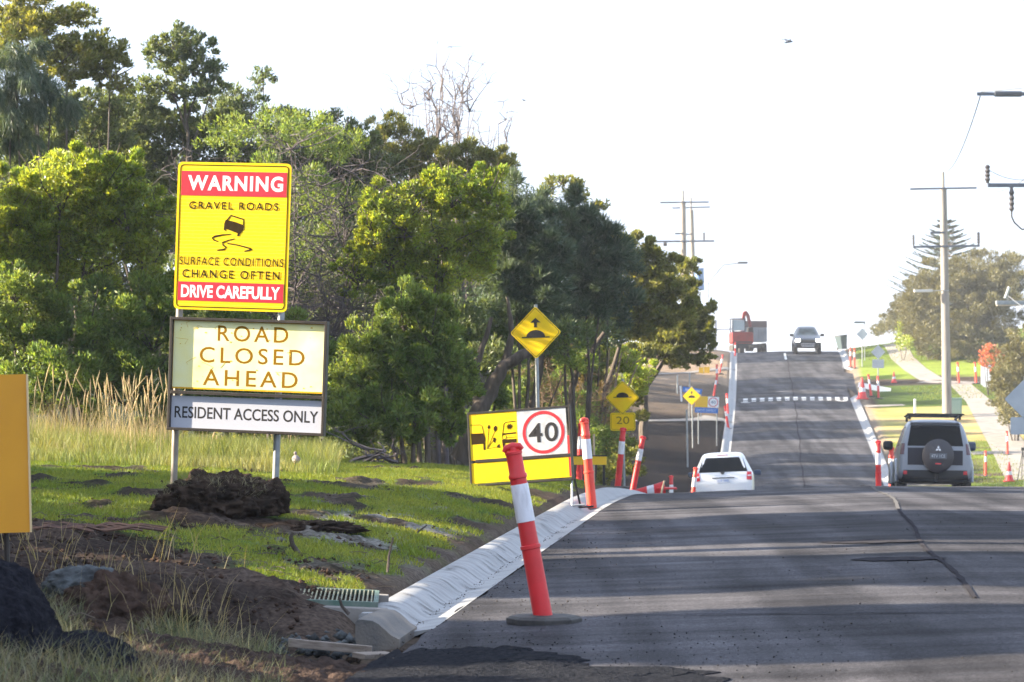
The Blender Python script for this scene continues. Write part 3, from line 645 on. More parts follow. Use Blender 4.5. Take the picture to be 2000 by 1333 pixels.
def p4(mb, s_):
    rect(mb, -19, -5, 19, 5, s_, -.03, 0, 0); rect(mb, -14, -2, -3, 2, s_, -.034, -.028, 1); rect(mb, 5, -2, 15, 2, s_, -.034, -.028, 1); return [BLU, mat('pale_letter', (.45, .55, .8), .5)]
board('plain blue strip sign leaning behind the distant speed hump diamond', 1352, 763, 38, 10, 166, 8, (('blue_strip', p4),), legpx=(-6, 17))
def p5(mb, s_): rect(mb, -12, -7, -3, 6, s_, -.03, 0, 0); rect(mb, -2, -5, 9, 7, s_, -.03, 0, 0); return [mat('sign_amber', (.86, .50, .01), .5)]
board('small far yellow board half hidden under the olive tree edge', 1377, 724, 20, 12, 196, 0, (('yellow_panel', p5),), legpx=(-10, -2))
def bare_post(label, px, py0, py1, r=.04, m=GALV, tilt=0, D=None, name='post', cat='post', group=None):
    b = hit(px, py1, 100) if D is None else Vector(((px-1000)*D/F, D, T((px-1000)*D/F, D))); s_ = b.y/F; h = (EYE+(HZ-py0)*s_)-b.z
    mb = MB(); mb.tube([(0, 0, -.3), (0, 0, h)], r, 10); o = mb.build(name, m, smooth=True); o.location = b; o.rotation_euler = (0, R(tilt), 0); return tag(o, label, cat, group)
bare_post('lone bare steel post left of the distant hump diamond', 1343, 800, 914, .045, tilt=-1)
bare_post('short pale post at the dark verge far left', 1323, 733, 769, .05)
bare_post('short pale post second from the left on the far verge', 1347, 728, 757, .05)
bare_post('striped white marker post with a red band by the blue strip', 1331, 754, 784, .055, WHT, tilt=-4, name='marker_post', cat='marker post')
bare_post('thin timber stake behind the far red bollard left of the 20 sign', 1160, 848, 905, .018, mat('stake_wood', (.45, .36, .26), .8), D=52, name='stake', cat='stake')

# ------------------------------------------------------------------ bollards and cones
BP = [(.062, 0), (.062, .02), (.060, .30), (.0595, .44), (.066, .445), (.066, .465), (.058, .47), (.056, .55), (.054, .74), (.0535, .90), (.060, .905), (.060, .925), (.052, .935), (.051, 1.055), (.056, 1.06), (.056, 1.075), (.040, 1.085)]
def bollard_proto(body, name='bollard', base=True):
    t = thing(name, 'x', 'bollard')
    mb = MB(); mb.lathe(BP, 22, (0, 0, .045)); mb.build('body', body, t, smooth=True)
    mb = MB(); mb.lathe([(.0605, .62), (.0600, .625), (.0575, .86), (.0555, .865)], 22, (0, 0, .045)); mb.build('reflective_sleeve', SLV, t, smooth=True)
    mb = MB(); mb.tube([(-.062, 0, 1.128), (-.045, 0, 1.150), (0, 0, 1.158), (.045, 0, 1.150), (.062, 0, 1.128)], [.014, .022, .026, .022, .014], 10); mb.tube([(0, 0, 1.12), (0, 0, 1.16)], [.030, .024], 12)
    mb.build('handle', body, t, smooth=True)
    if base: mb = MB(); mb.lathe([(.245, 0), (.245, .035), (.215, .05), (.09, .055)], 8); mb.build('base', RUB, t, bevel=.004)
    return t
bpA = bollard_proto(ORED); bpB = bollard_proto(OORG); used = set()
def place(proto, label, px, py=None, D=None, tilt=0., scale=1., group='red and white bollards along the works', yaw=0., surf=road_or_T, z=None):
    o = proto if proto.name not in used else dup(proto); used.add(proto.name)
    p = hit(px, py, 14 if D is None else D, 300, surf) if (py and D is None) else Vector(((px-1000)*D/F, D, 0))
    if D is not None: p.z = surf(p.x, p.y) if z is None else z
    o.location = p; o['label'] = label; o['group'] = group; o.scale = (scale,)*3
    t = R(tilt); yr = R(yaw)
    o.rotation_euler = (Matrix.Rotation(t, 3, 'Y')@Matrix.Rotation(yr, 3, 'Z')).to_euler()
    for c in o.children:      # the rubber foot lies flat on the ground while the post leans
        if c.name.startswith('base') and t: c.rotation_euler = (Matrix.Rotation(yr, 3, 'Z').transposed()@Matrix.Rotation(-t, 3, 'Y')).to_euler()
    return o
g = 'red and white bollards along the works'
place(bpA, 'large red bollard leaning left, nearest of all, with a scuffed white sleeve', 1063, D=19.2, tilt=-10.2, z=.02)
place(bpB, 'orange bollard with pink sleeve standing in the gutter beside the 40 board', 1157, D=37, tilt=-5, yaw=40)
place(bpA, 'red bollard in front of the 20 plate post, leaning right', 1206, D=57, tilt=5.5)
place(bpA, 'red bollard leaning hardest right, just right of the 20 sign post', 1235, D=61, tilt=11)
place(bpA, 'red and white bollard top poking up behind the 40 board edge', 1131, D=56, tilt=2, scale=.95)
place(bpA, 'red bollard standing over the crest left of the white car', 1311, D=100, tilt=0, scale=1.15)
place(bpB, 'orange bollard leaning against the left flank of the white car', 1350, D=86, tilt=6, scale=1.1)
place(bpA, 'bright red bollard with white band left of the silver four wheel drive', 1716, D=66, tilt=-.5, scale=1.05)
place(bpB, 'orange bollard half hidden behind the near left corner of the silver four wheel drive', 1741, D=73.5, tilt=0, scale=1.12)
place(bpB, 'orange bollard on the grass right of the silver four wheel drive', 1925, 931, tilt=0)
place(bpB, 'thin orange bollard standing on the concrete footpath', 1968, 889, tilt=-2)
fl = [(1405, 731, 10, 'leaning red bollard highest up the left kerb of the far hill'), (1400, 752, 0, 'red bollard upright second down the left kerb of the far hill'), (1394, 775, 9, 'red bollard leaning right just above the distant 40 board'),
      (1422, 813, -3, 'slim red bollard inside the left gutter below the hump'), (1423, 839, -9, 'red bollard leaning left at the bottom of the left gutter group')]
for px, py, tl, lb in fl: place(bpA, lb, px, py, tilt=tl, scale=1.1)
place(bpA, 'red bollard in front of the red excavator tracks', 1436, 697, tilt=0, scale=.9)
fr = [(1661, 720, 0, bpB, 'left of two orange bollards standing side by side on the upper verge'), (1669, 720, 0, bpB, 'right of two orange bollards standing side by side on the upper verge'),
      (1702, 775, -8, bpA, 'leaning red bollard in the middle of the street corner group'), (1716, 779, -2, bpA, 'upright red bollard under the blank diamond sign'),
      (1873, 750, -4, bpB, 'orange bollard left of the pair at the concrete crossing'), (1907, 750, -4, bpB, 'orange bollard right of the pair by the white fence'), (1842, 750, 0, bpB, 'orange bollard partly hidden by the near power pole'),
      (1725, 668, -2, bpB, 'tall orange bollard at the top of the footpath beside the gate')]
for px, py, tl, pr, lb in fr: place(pr, lb, px, py, tilt=tl, scale=1.15 if py > 700 else 1.0)
def cone_proto():
    t = thing('traffic_cone', 'x', 'traffic cone')
    mb = MB(); mb.lathe([(.155, .03), (.118, .18), (.105, .23)], 20); mb.lathe([(.085, .36), (.028, .66), (.028, .68), (.0, .68)], 20); mb.build('body', ORED, t, smooth=True)
    mb = MB(); mb.lathe([(.106, .232), (.086, .358)], 20); mb.build('reflective_band', SLV, t, smooth=True)
    mb = MB(); mb.box((0, 0, .017), (.36, .36, .034)); mb.build('base', ORED, t, bevel=.01); return t
cp = cone_proto(); gc = 'traffic cones'
place(cp, 'red traffic cone on the concrete at the right edge of the picture', 1971, 941, scale=1.3, group=gc)
place(cp, 'small traffic cone standing alone beside the far side street', 1746, 748, scale=1.05, group=gc)
place(cp, 'traffic cone at the kerb nose, leftmost of the corner group', 1684, 780, scale=1.9, group=gc)
place(cp, 'fallen red cone lying over the crest left of the white car', 1302, D=57, tilt=-95, scale=1.05, group=gc, z=T(302*57/F, 57)+.22)
mb = MB()   # yellow barrier board behind the 40 sign
mb.box((0, 0, .62), (.75, .03, .14), 0); mb.box((0, -.001, .70), (.76, .04, .02), 1); mb.box((-.33, .05, .3), (.04, .04, .6), 1); mb.box((.33, .05, .3), (.04, .04, .6), 1)
o = mb.build('barrier_board', [mat('sign_amber', (.86, .50, .01), .5), FRM]); Xb = 141*50/F; o.location = (Xb, 50, EYE-(900-HZ)*50/F-.62); tag(o, 'low yellow barrier board seen behind the orange gutter bollard', 'barrier')
for i, (px, py, D, tl, ln) in enumerate(((1288, 938, 56, 18, .5),)):
    o = bare_post('thin wooden stake leaning beside the fallen red cone', px, py, 0, .018, mat('stake_wood', (.45, .36, .26), .8), D=D, name='stake', cat='stake', tilt=14)

# ------------------------------------------------------------------ sign backs on the right
def sign_back(label, px, pyc, diag, py_base, plate=None, D=None, tilt=0):
    if D is None: D = hit(px, py_base, 100).y
    return diamond_sign(label, px, pyc, diag, D, None, False, plate, tilt, back=True, postr=.035)
sign_back('grey back of a small diamond sign on the upper verge near the bin', 1684, 653, 23, 717)
sign_back('grey back of a diamond sign above a square plate at the side street corner', 1715, 688, 28, 772, (23, 17, -23, None))
sign_back('large grey diamond sign back above a plate, cut by the right edge of the picture', 2003, 780, 84, 0, (60, 34, -52, None), D=74)
mb = MB(); b = hit(1689, 705, 100); s_ = b.y/F; h = EYE+(HZ-630)*s_-b.z; mb.tube([(0, 0, -.2), (0, 0, h+.05)], .03, 8, 0); mb.box((-.35, 0, h), (.75, .03, .14), 1)
o = mb.build('street_name_sign', [GALV, mat('sign_green_grey', (.16, .19, .20), .5)]); o.location = b; tag(o, 'street name blade on a thin pole near the top of the hill', 'street sign')
# fallen white board at the corner
o = None; mb = MB(); mb.box((0, 0, 0), (2.0, .05, .34)); a = hit(1708, 765, 100); o = mb.build('fallen_board', WHT, bevel=.01); o.location = (a.x, a.y, a.z+.22); o.rotation_euler = (R(-20), R(11), R(-8)); tag(o, 'white board lying slanted behind the corner bollards', 'board')
# ------------------------------------------------------------------ power poles and lines
WOOD = mat('pole_wood', (.30, .26, .22), .85, c2=(.20, .17, .15), scale=2, stretch=(8, 8, .5)); ARM = mat('crossarm_steel', (.10, .12, .16), .6, metal=.4); PCON = mat('pole_pale', (.27, .245, .225), .8, c2=(.19, .175, .165), scale=1.5, stretch=(6, 6, .4)); INS = mat('insulator', (.05, .045, .05), .4)
def pole(label, X, D, z0, z1, r0, r1, arms, m, tilt=0, group='power poles', caps=()):
    t = thing('power_pole', label, 'power pole', (X, D, z0), (0, R(tilt), 0), group); h = z1-z0
    mb = MB(); mb.tube([(0, 0, -.5), (0, 0, h*.93)], [r0, r1], 16); mb.tube([(0, 0, h*.93), (0, 0, h)], [r1*.45, r1*.4], 8); mb.build('shaft', m, t, smooth=True)
    for (dz, xa, xb, th_, pins) in arms:
        mb = MB(); mb.box(((xa+xb)/2, -r1-.05, h-dz), (xb-xa, .09, th_)); o = mb.build('crossarm', ARM, t, bevel=.01)
        for (px_, up, rr) in pins:
            mb = MB(); z = h-dz; k = 1 if up > 0 else -1
            prof = [(rr*.5, 0)]+[(rr*(1 if i % 2 else .65), abs(up)*(i+1)/9) for i in range(8)]+[(rr*.4, abs(up))]
            mb.lathe([(a, k*b_) for a, b_ in prof], 10, (px_, -r1-.05, z+k*th_/2)); mb.build('insulator', INS, o)
    return t
sA = 165/F; XA = 850*sA; zA0 = T(XA, 165); zA1 = EYE+(HZ-336)*sA
pole('tall pale power pole behind the silver four wheel drive', XA, 165, zA0, zA1, .27, .19, ((33*sA, -66*sA, 64*sA, .1, ()), (119*sA, -28*sA, 0, .12, ()), (146*sA, -62*sA, 68*sA, .12, ((-61*sA, .62, .07), (66*sA, .7, .09)))), PCON, -1.)
mb = MB(); mb.box((.0, 0, .0), (1.0, .35, .14), 0); mb.tube([(.45, 0, 0), (1.45, 0, -.0)], .03, 8, 1); lh = mb.build('lamp_head', [mat('lamp_pale', (.55, .55, .55), .4), GALV], bevel=.02); tpole = [o for o in bpy.data.objects if o.get('label', '').startswith('tall pale power')][0]
lh.parent = tpole; lh.location = (-33*sA-.3, -.2, EYE+(HZ-568)*sA-zA0)
sB = 105/F; XB = 1024*sB; zB0 = T(XB, 105); zB1 = EYE+(HZ-130)*sB
pole('power pole just outside the right edge whose crossarms reach into the picture', XB, 105, zB0, zB1, .24, .15, ((55*sB, -118*sB, 110*sB, .12, ()), (233*sB, -97*sB, 110*sB, .14, ((-97*sB, .65, .1), (-50*sB, -.85, .1)))), PCON)
tb = [o for o in bpy.data.objects if o.get('label', '').startswith('power pole just')][0]
mb = MB(); mb.box((-1.02, -.19, zB1-zB0-55*sB), (1.0, .2, .2), 0); mb.build('insulator_sleeve', mat('sleeve_dark', (.04, .05, .07), .5), tb, bevel=.06)
mb = MB(); zl_ = EYE+(HZ-592)*sB-zB0; mb.box((-57*sB+.1, -.2, zl_), (1.05, .3, .14), 0); mb.tube([(-57*sB+.6, -.2, zl_), (0, 0, zl_+.1)], .03, 8, 1); mb.box((-57*sB+.05, -.2, zl_-.08), (.9, .24, .06), 2)
mb.build('lamp_head', [GALV, GALV, mat('lamp_lens', (.6, .5, .42), .3)], tb, bevel=.02)
mb = MB(); mb.tube([(-62*sB, -.2, zl_+.15), (-54*sB, -.2, zl_+.55)], .06, 8); mb.build('bracket', GALV, tb)
mb = MB(); zq = zB1-zB0-233*sB; mb.tube([(-50*sB, -.2, zq-.9), (-50*sB, -.2, zq-1.1), (-45*sB, -.2, zq-1.3), (-30*sB, -.2, zq-1.55), (0, -.2, zq-1.5)], .03, 8); mb.build('cable_loop', BLK, tb)
for lb, px, pt, D, tl, arms in (('taller dark power pole rising behind the olive tree, left of the pair', 1337, 372, 232, -.6, ((24, -45, 50, .12, ()), (85, -17, 0, .12, ()), (100, -54, 60, .14, ((-36, -.3, .18), (40, .6, .09))))),
                            ('power pole right of the dark pair with a blue transformer', 1359, 386, 268, -1.6, ((20, -37, 37, .12, ()), (72, -13, 0, .12, ())))):
    s_ = D/F; X = (px-1000)*s_; z0 = float(zr(D))+.5; z1 = EYE+(HZ-pt)*s_
    tp = pole(lb, X, D, z0, z1, .28, .2, tuple((a*s_, b*s_, c*s_, d, tuple((e*s_, f, g_) for e, f, g_ in pins)) for a, b, c, d, pins in arms), WOOD, tl)
    if px == 1359: mb = MB(); mb.tube([(.55, -.2, z1-z0-(568-386)*s_), (.55, -.2, z1-z0-(525-386)*s_)], .42, 14); mb.tube([(0, 0, z1-z0-(546-386)*s_), (.5, -.1, z1-z0-(546-386)*s_)], .06, 6); mb.build('transformer', mat('transformer_blue', (.12, .22, .42), .5), tp, smooth=True)
s_ = 222/F; X = 382*s_; z0 = T(X, 222)
sl_ = thing('street_lamp', 'thin street lamp with a raised arm beyond the olive tree', 'street lamp', (X, 222, z0))
mb = MB(); zt = EYE+(HZ-553)*s_-z0; mb.tube([(0, 0, -.3), (0, 0, zt), (1.2, 0, zt+1.35), (2.2, 0, zt+1.45)], [.09, .06, .04, .035], 10); mb.build('pole', GALV, sl_, smooth=True)
mb = MB(); mb.box((2.6, 0, zt+1.5), (.75, .3, .16)); mb.build('lamp_head', mat('lamp_dark', (.08, .09, .10), .5), sl_, bevel=.05)
s_ = 228/F; X = 398*s_; z0 = T(X, 228)
mb = MB(); mb.tube([(0, 0, -.3), (0, 0, (HZ-625)*s_+EYE-z0)], .07, 8, 0); mb.tube([(0, 0, EYE+(HZ-644)*s_-z0), (1.3, 0, EYE+(HZ-643)*s_-z0)], .04, 6, 0); o = mb.build('utility_post', [ARM]); o.location = (X, 228, z0); tag(o, 'short post with one thin arm left of the red excavator', 'post')
WIRE = mat('wire', (.12, .13, .15), .6, spec=.1)
def wire(label, a, b, sag, r=.024):
    mb = MB(); P = [a.lerp(b, t)-Vector((0, 0, sag*4*t*(1-t))) for t in np.linspace(0, 1, 17)]; mb.tube([p-a for p in P], r, 5); o = mb.build('power_line', WIRE); o.location = a; tag(o, label, 'wire', 'power lines')
arm = lambda X, D, z: Vector((X, D, z))
tA = zA1-33*sA; tB = zB1-55*sB
wire('wire falling from the upper right crossarm to the tip of the tall pale pole', arm(XB-118*sB+.2, 105, tB+.1), arm(XA, 165, zA1), .5)
wire('wire rising from the upper right crossarm out of the top right corner', arm(XB-118*sB+.2, 105, tB+.1), arm(18.5, 55, 9.5), .5)
wire('faint wire from the right edge down to the right tip of the far crossarm', arm(XB+110*sB, 105, tB+.1), arm(XA+64*sA, 165, tA), 1.3)
wire('low faint wire sweeping left from the lower far crossarm', arm(XA-62*sA, 165, zA1-146*sA+.5), arm(360*232/F, 232, EYE+(HZ-478)*232/F), 1.0, .009)
wire('lower guy wire crossing in front of the right hedge', arm(XB-60*sB, 105, EYE+(HZ-575)*sB), arm(XB+20*sB, 96, EYE+(HZ-700)*sB), .05, .018)
wire('short wire hanging right of the middle crossarm insulator', arm(XB-97*sB, 105, zB1-233*sB+.6), arm(XB+30*sB, 105, zB1-205*sB), .35, .012)

# ------------------------------------------------------------------ vehicles
from mathutils.bvhtree import BVHTree
def loft(name, st, m, parent, sub=2):
    """st: list of (y, zb, w_sill, z_belt, w_belt, w_top, z_top)"""
    V = []; n_ = 0
    for (y, zb, ws_, zm, wb, wt, zt) in st:
        half = [(0, zb), (ws_*.75, zb), (ws_, zb+.10), (max(ws_, wb), zb+(zm-zb)*.5), (wb, zm-.02), (wb*.985, zm+min(.03, (zt-zm)*.3)), (wt, zt-min(.10, (zt-zm)*.35)), (wt*.86, zt-.015), (wt*.4, zt), (0, zt)]
        ring = half+[(-x, z) for x, z in half[-2:0:-1]]; n_ = len(ring); V += [(x, y, z) for x, z in ring]
    f = [(i*n_+k, i*n_+(k+1) % n_, (i+1)*n_+(k+1) % n_, (i+1)*n_+k) for i in range(len(st)-1) for k in range(n_)]
    h = n_//2
    for b_, fl in ((0, 1), ((len(st)-1)*n_, 0)):
        for k in range(h): 
            q = (b_+k, b_+k+1, b_+(n_-k-1) % n_, b_+(n_-k) % n_) 
            q = tuple(dict.fromkeys(q)); f.append(q[::-1] if fl else q)
    mb = MB(); mb.add(V, [tuple(q) for q in f if len(q) > 2]); o = mb.build(name, m, parent, smooth=True, sub=sub)
    bm = bmesh.new(); bm.from_mesh(o.data); bmesh.ops.recalc_face_normals(bm, faces=bm.faces); bm.to_mesh(o.data); bm.free()
    dg = bpy.context.evaluated_depsgraph_get(); ev = o.evaluated_get(dg); me = ev.to_mesh(); bv = BVHTree.FromPolygons([v.co.copy() for v in me.vertices], [tuple(p.vertices) for p in me.polygons]); ev.to_mesh_clear()
    return o, bv
def decal(name, bv, poly4, ax, m, parent, off=.006, n_=10, bow=0., th_=.006):
    """panel wrapped on the body: poly4 four corners (u,z); ax='y-' seen from behind, 'x-'/'x+' from the sides"""
    V = []; ok = True
    for j in range(n_+1):
        for i in range(n_+1):
            u, v = i/n_, j/n_; a = Vector(poly4[0]).lerp(Vector(poly4[1]), u); b = Vector(poly4[3]).lerp(Vector(poly4[2]), u); p = a.lerp(b, v)
            p = Vector((p[0], p[1]+bow*4*u*(1-u)*(v*2-1)))
            if ax == 'y-': o_, d = Vector((p[0], -5, p[1])), Vector((0, 1, 0))
            elif ax == 'x-': o_, d = Vector((-5, p[0], p[1])), Vector((1, 0, 0))
            else: o_, d = Vector((5, p[0], p[1])), Vector((-1, 0, 0))
            h_ = bv.ray_cast(o_, d)[0]
            if h_ is None: h_ = V[-1]+d*off if V else o_+d*5
            V.append(h_-d*off)
    k = n_+1; dd = d*th_; n1 = len(V); V2 = V+[v+dd for v in V]
    f = [(j*k+i, j*k+i+1, (j+1)*k+i+1, (j+1)*k+i) for j in range(n_) for i in range(n_)]
    f += [(a_+n1, b_+n1, c_+n1, d_+n1)[::-1] for a_, b_, c_, d_ in f[:]]
    per = [i for i in range(k)]+[j*k+n_ for j in range(1, k)]+[n_*k+i for i in range(n_-1, -1, -1)]+[j*k for j in range(n_-1, 0, -1)]
    f += [(a_, a_+n1, b_+n1, b_) for a_, b_ in zip(per, per[1:]+per[:1])]
    mb = MB(); mb.add([tuple(v) for v in V2], f); return mb.build(name, m, parent, smooth=True)
RIM = mat('wheel_rim', (.45, .45, .46), .35, metal=.7)
def wheel(parent, x, y, r, w_):
    mb = MB(); mb.lathe([(r*.6, -w_/2), (r*.93, -w_/2), (r, -w_*.35), (r, w_*.35), (r*.93, w_/2), (r*.6, w_/2)], 28); o = mb.build('wheel', RUB, parent, smooth=True); o.location = (x, y, r); o.rotation_euler = (0, R(90), 0)
    mb = MB(); mb.lathe([(r*.1, -w_*.48), (r*.62, -w_*.42), (r*.62, w_*.42), (r*.1, w_*.48)], 16); mb.build('rim', RIM, o, smooth=True)
def slope_at(X, D): return math.atan((float(zr(D+1.5))-float(zr(D-1.5)))/3)
# white hatchback style wagon seen from behind
PW = mat('car_paint_white', (.74, .75, .78), .28, coat=.6); TL = mat('tail_light_red', (.55, .01, .02), .2, coat=.5); TRM = mat('black_trim', (.02, .02, .022), .55)
D = 90.; X = 415*D/F
wc = thing('car', 'white wagon seen from behind, dipping over the crest at the left kerb', 'car', (X, D, float(zr(D))+.14), (slope_at(X, D), R(-2.5), R(-5)))
wb_, bv = loft('body', [(.0, .42, .72, .62, .74, .70, .70), (.03, .32, .82, .80, .86, .80, .86), (.10, .28, .86, .98, .88, .80, 1.04), (.30, .25, .90, 1.0, .91, .71, 1.38), (.50, .22, .91, 1.0, .92, .655, 1.63), (.95, .22, .91, 1.0, .92, .66, 1.71), (2.0, .22, .91, 1.0, .92, .66, 1.72), (2.7, .22, .91, 1.0, .91, .62, 1.66), (3.4, .22, .90, .98, .90, .78, 1.12), (4.2, .24, .88, .85, .86, .7, .98), (4.6, .3, .78, .65, .75, .6, .78)], PW, wc)
decal('rear_window', bv, [(-.74, 1.07), (.74, 1.07), (.60, 1.52), (-.60, 1.52)], 'y-', GLS, wc)
decal('tail_light', bv, [(-.86, .80), (-.70, .82), (-.72, 1.06), (-.86, 1.06)], 'y-', TL, wc, off=.015, th_=.03); decal('tail_light', bv, [(.70, .82), (.86, .80), (.86, 1.06), (.72, 1.06)], 'y-', TL, wc, off=.015, th_=.03)
for sx in (-1, 1): decal('light_band', bv, [(sx*.79-.055, .925), (sx*.79+.055, .925), (sx*.79+.055, .955), (sx*.79-.055, .955)], 'y-', WHT, wc, off=.022)
decal('bumper_trim', bv, [(-.74, .36), (.74, .36), (.70, .50), (-.70, .50)], 'y-', TRM, wc, off=.03, th_=.04)
for sx in (-1, 1): decal('reflector', bv, [(sx*.62-.1, .43), (sx*.62+.1, .43), (sx*.62+.1, .48), (sx*.62-.1, .48)], 'y-', TL, wc, off=.04)
pl = decal('number_plate', bv, [(-.20, .74), (.20, .74), (.20, .86), (-.20, .86)], 'y-', mat('plate_white', (.55, .58, .66), .5), wc, off=.012)
mb = MB(); mb.text('1UF 2MB', 0, .80, .32, .07, -.03, 0, 0); o = mb.build('plate_lettering', BLU, pl); 
o.location = (0, bv.ray_cast(Vector((0, -5, .8)), Vector((0, 1, 0)))[0].y+.012, 0)
decal('garnish', bv, [(-.34, .885), (.34, .885), (.34, .905), (-.34, .905)], 'y-', TRM, wc, off=.02, th_=.02)
decal('brake_light', bv, [(-.17, 1.585), (.17, 1.585), (.15, 1.605), (-.15, 1.605)], 'y-', TL, wc, off=.02, th_=.02)
decal('wiper', bv, [(-.05, 1.0), (.02, 1.0), (.06, 1.09), (-.10, 1.09)], 'y-', TRM, wc, off=.02, n_=3)
for ax in ('x-', 'x+'):
    for a, b in ((.55, 1.15), (1.2, 2.0), (2.06, 2.9)): decal('side_window', bv, [(a, 1.08), (b, 1.08), (b-(.35 if b > 2.5 else 0), 1.5), (a+(.12 if a < 1 else 0), 1.5)], ax, GLS, wc, n_=6)
for sx in (-1, 1):
    for y in (.85, 3.6): wheel(wc, sx*.80, y, .34, .22)
    mb = MB(); mb.box((sx*1.02, 2.75, 1.10), (.22, .12, .16)); mb.build('mirror', mat('mirror_dark', (.03, .05, .10), .3), wc, bevel=.04)
# silver four wheel drive with a spare wheel on its back door
PS = mat('car_paint_silver', (.23, .25, .285), .32, metal=.2, coat=.5)
D = 69.; X = 826*D/F
sv = thing('car', 'silver four wheel drive with a black spare wheel cover and roof rack, seen from behind', 'car', (X, D, float(zr(D))+.10), (slope_at(X, D), R(.6), R(-5))); sv.scale = (.93, 1, 1)
_, bv = loft('body', [(.0, .50, .80, .80, .80, .72, .95), (.02, .42, .90, 1.0, .86, .76, 1.28), (.08, .40, .93, 1.1, .88, .74, 1.62), (.22, .38, .94, 1.15, .89, .71, 1.80), (.45, .35, .94, 1.15, .90, .70, 1.86), (1.5, .35, .94, 1.15, .90, .70, 1.88), (2.9, .35, .93, 1.15, .90, .69, 1.84), (3.6, .36, .93, 1.10, .89, .75, 1.20), (4.4, .36, .93, 1.0, .88, .75, 1.12), (4.8, .45, .85, .8, .82, .7, .9)], PS, sv)
decal('rear_window', bv, [(-.69, 1.22), (.69, 1.22), (.60, 1.70), (-.60, 1.70)], 'y-', GLS, sv)
decal('spoiler', bv, [(-.62, 1.72), (.62, 1.72), (.58, 1.77), (-.58, 1.77)], 'y-', TRM, sv, off=.03, th_=.03)
decal('door_cladding', bv, [(-.68, .78), (-.2, .78), (-.2, 1.18), (-.68, 1.18)], 'y-', mat('door_dark', (.035, .035, .045), .35, spec=.15), sv); decal('door_cladding', bv, [(.2, .78), (.68, .78), (.68, 1.12), (.2, 1.12)], 'y-', mat('door_dark', (.035, .035, .045), .35), sv)
decal('rear_bumper', bv, [(-.82, .44), (.82, .44), (.78, .66), (-.78, .66)], 'y-', TRM, sv, off=.05, th_=.06)
for sx in (-1, 1):
    decal('tail_light', bv, [(sx*.82-.05, 1.02), (sx*.82+.05, 1.02), (sx*.80+.05, 1.28), (sx*.80-.05, 1.28)], 'y-', mat('tail_smoke', (.10, .04, .05), .2, coat=.5), sv, off=.012, th_=.03)
    decal('reflector', bv, [(sx*.74-.045, .56), (sx*.74+.045, .56), (sx*.74+.045, .64), (sx*.74-.045, .64)], 'y-', TL, sv, off=.062)
    for y in (.95, 3.7): wheel(sv, sx*.80, y, .40, .26)
    mb = MB(); mb.box((sx*1.06, 2.6, 1.30), (.26, .14, .22)); mb.build('mirror', mat('mirror_dark', (.03, .05, .10), .3) if sx > 0 else TRM, sv, bevel=.06)
    for y in (.95, 3.7):
        mb = MB(); P = [(sx*.93, y+.50*math.cos(a), .40+.50*math.sin(a)) for a in np.linspace(0, math.pi, 12)]; mb.tube(P, .055, 8); mb.build('wheel_arch', PS, sv, smooth=True)
for ax in ('x-', 'x+'):
    for a, b in ((.35, 1.2), (1.28, 2.05), (2.12, 3.0)): decal('side_window', bv, [(a, 1.25), (b, 1.25), (b-(.3 if b > 2.5 else 0), 1.68), (a+.06, 1.68)], ax, GLS, sv, n_=6)
mb = MB(); mb.lathe([(.0, 0), (.30, 0), (.375, .03), (.39, .09), (.39, .20), (.33, .24), (0, .24)], 36); o = mb.build('spare_wheel_cover', mat('cover_dark', (.045, .042, .05), .4), sv, smooth=True); o.location = (.06, -.02, .99); o.rotation_euler = (R(90), 0, 0)
# local z of the cover now points to the rear (-y)
mb = MB(); 
mb.prism([(-.21, -.075), (.21, -.075), (.21, .055), (-.21, .055)], -.262, -.245, 0); mb.text('4TV 1CE', 0, -.01, .34, .075, -.264, 0, 1, .01)
pl = mb.build('number_plate', [mat('plate_dark', (.10, .11, .13), .5), mat('plate_letters', (.42, .45, .50), .5)], sv); pl.location = (.06, -.02, .99)
mb = MB()
for a in (90, 210, 330):
    c_, s2 = math.cos(R(a)), math.sin(R(a)); L_ = .075; wd = .026; cx_, cz_ = 0, .155
    mb.prism([(cx_, cz_), (cx_+c_*L_/2-s2*wd, cz_+s2*L_/2+c_*wd), (cx_+c_*L_, cz_+s2*L_), (cx_+c_*L_/2+s2*wd, cz_+s2*L_/2-c_*wd)], -.262, -.240, 0)
em = mb.build('emblem', mat('chrome', (.7, .7, .72), .25, metal=.6), sv); em.location = (.06, -.02, .99)
mb = MB(); mb.prism([(-.07, -.20), (.07, -.20), (.07, -.17), (-.07, -.17)], -.256, -.23); o = mb.build('cover_badge', TL, sv); o.location = (.06, -.02, .99)
mb = MB()
for y in (.35, 1.1, 1.9): mb.box((.02, y, 1.97), (1.42, .06, .035))
for sx in (-1, 1): mb.box((sx*.62, 1.15, 1.93), (.05, 1.9, .04))
for sx in (-1, 1):
    for y in (.35, 1.9): mb.box((sx*.62, y, 1.89), (.06, .08, .09))
mb.build('roof_rack', TRM, sv, bevel=.008)
mb = MB(); mb.box((.02, -.10, .44), (.08, .12, .12)); mb.tube([(.02, -.16, .46), (.02, -.16, .56)], .028, 8); mb.build('tow_bar', TRM, sv)
mb = MB(); mb.tube([(.35, -.03, 1.19), (-.1, -.03, 1.27)], .012, 6); mb.build('wiper', TRM, sv)
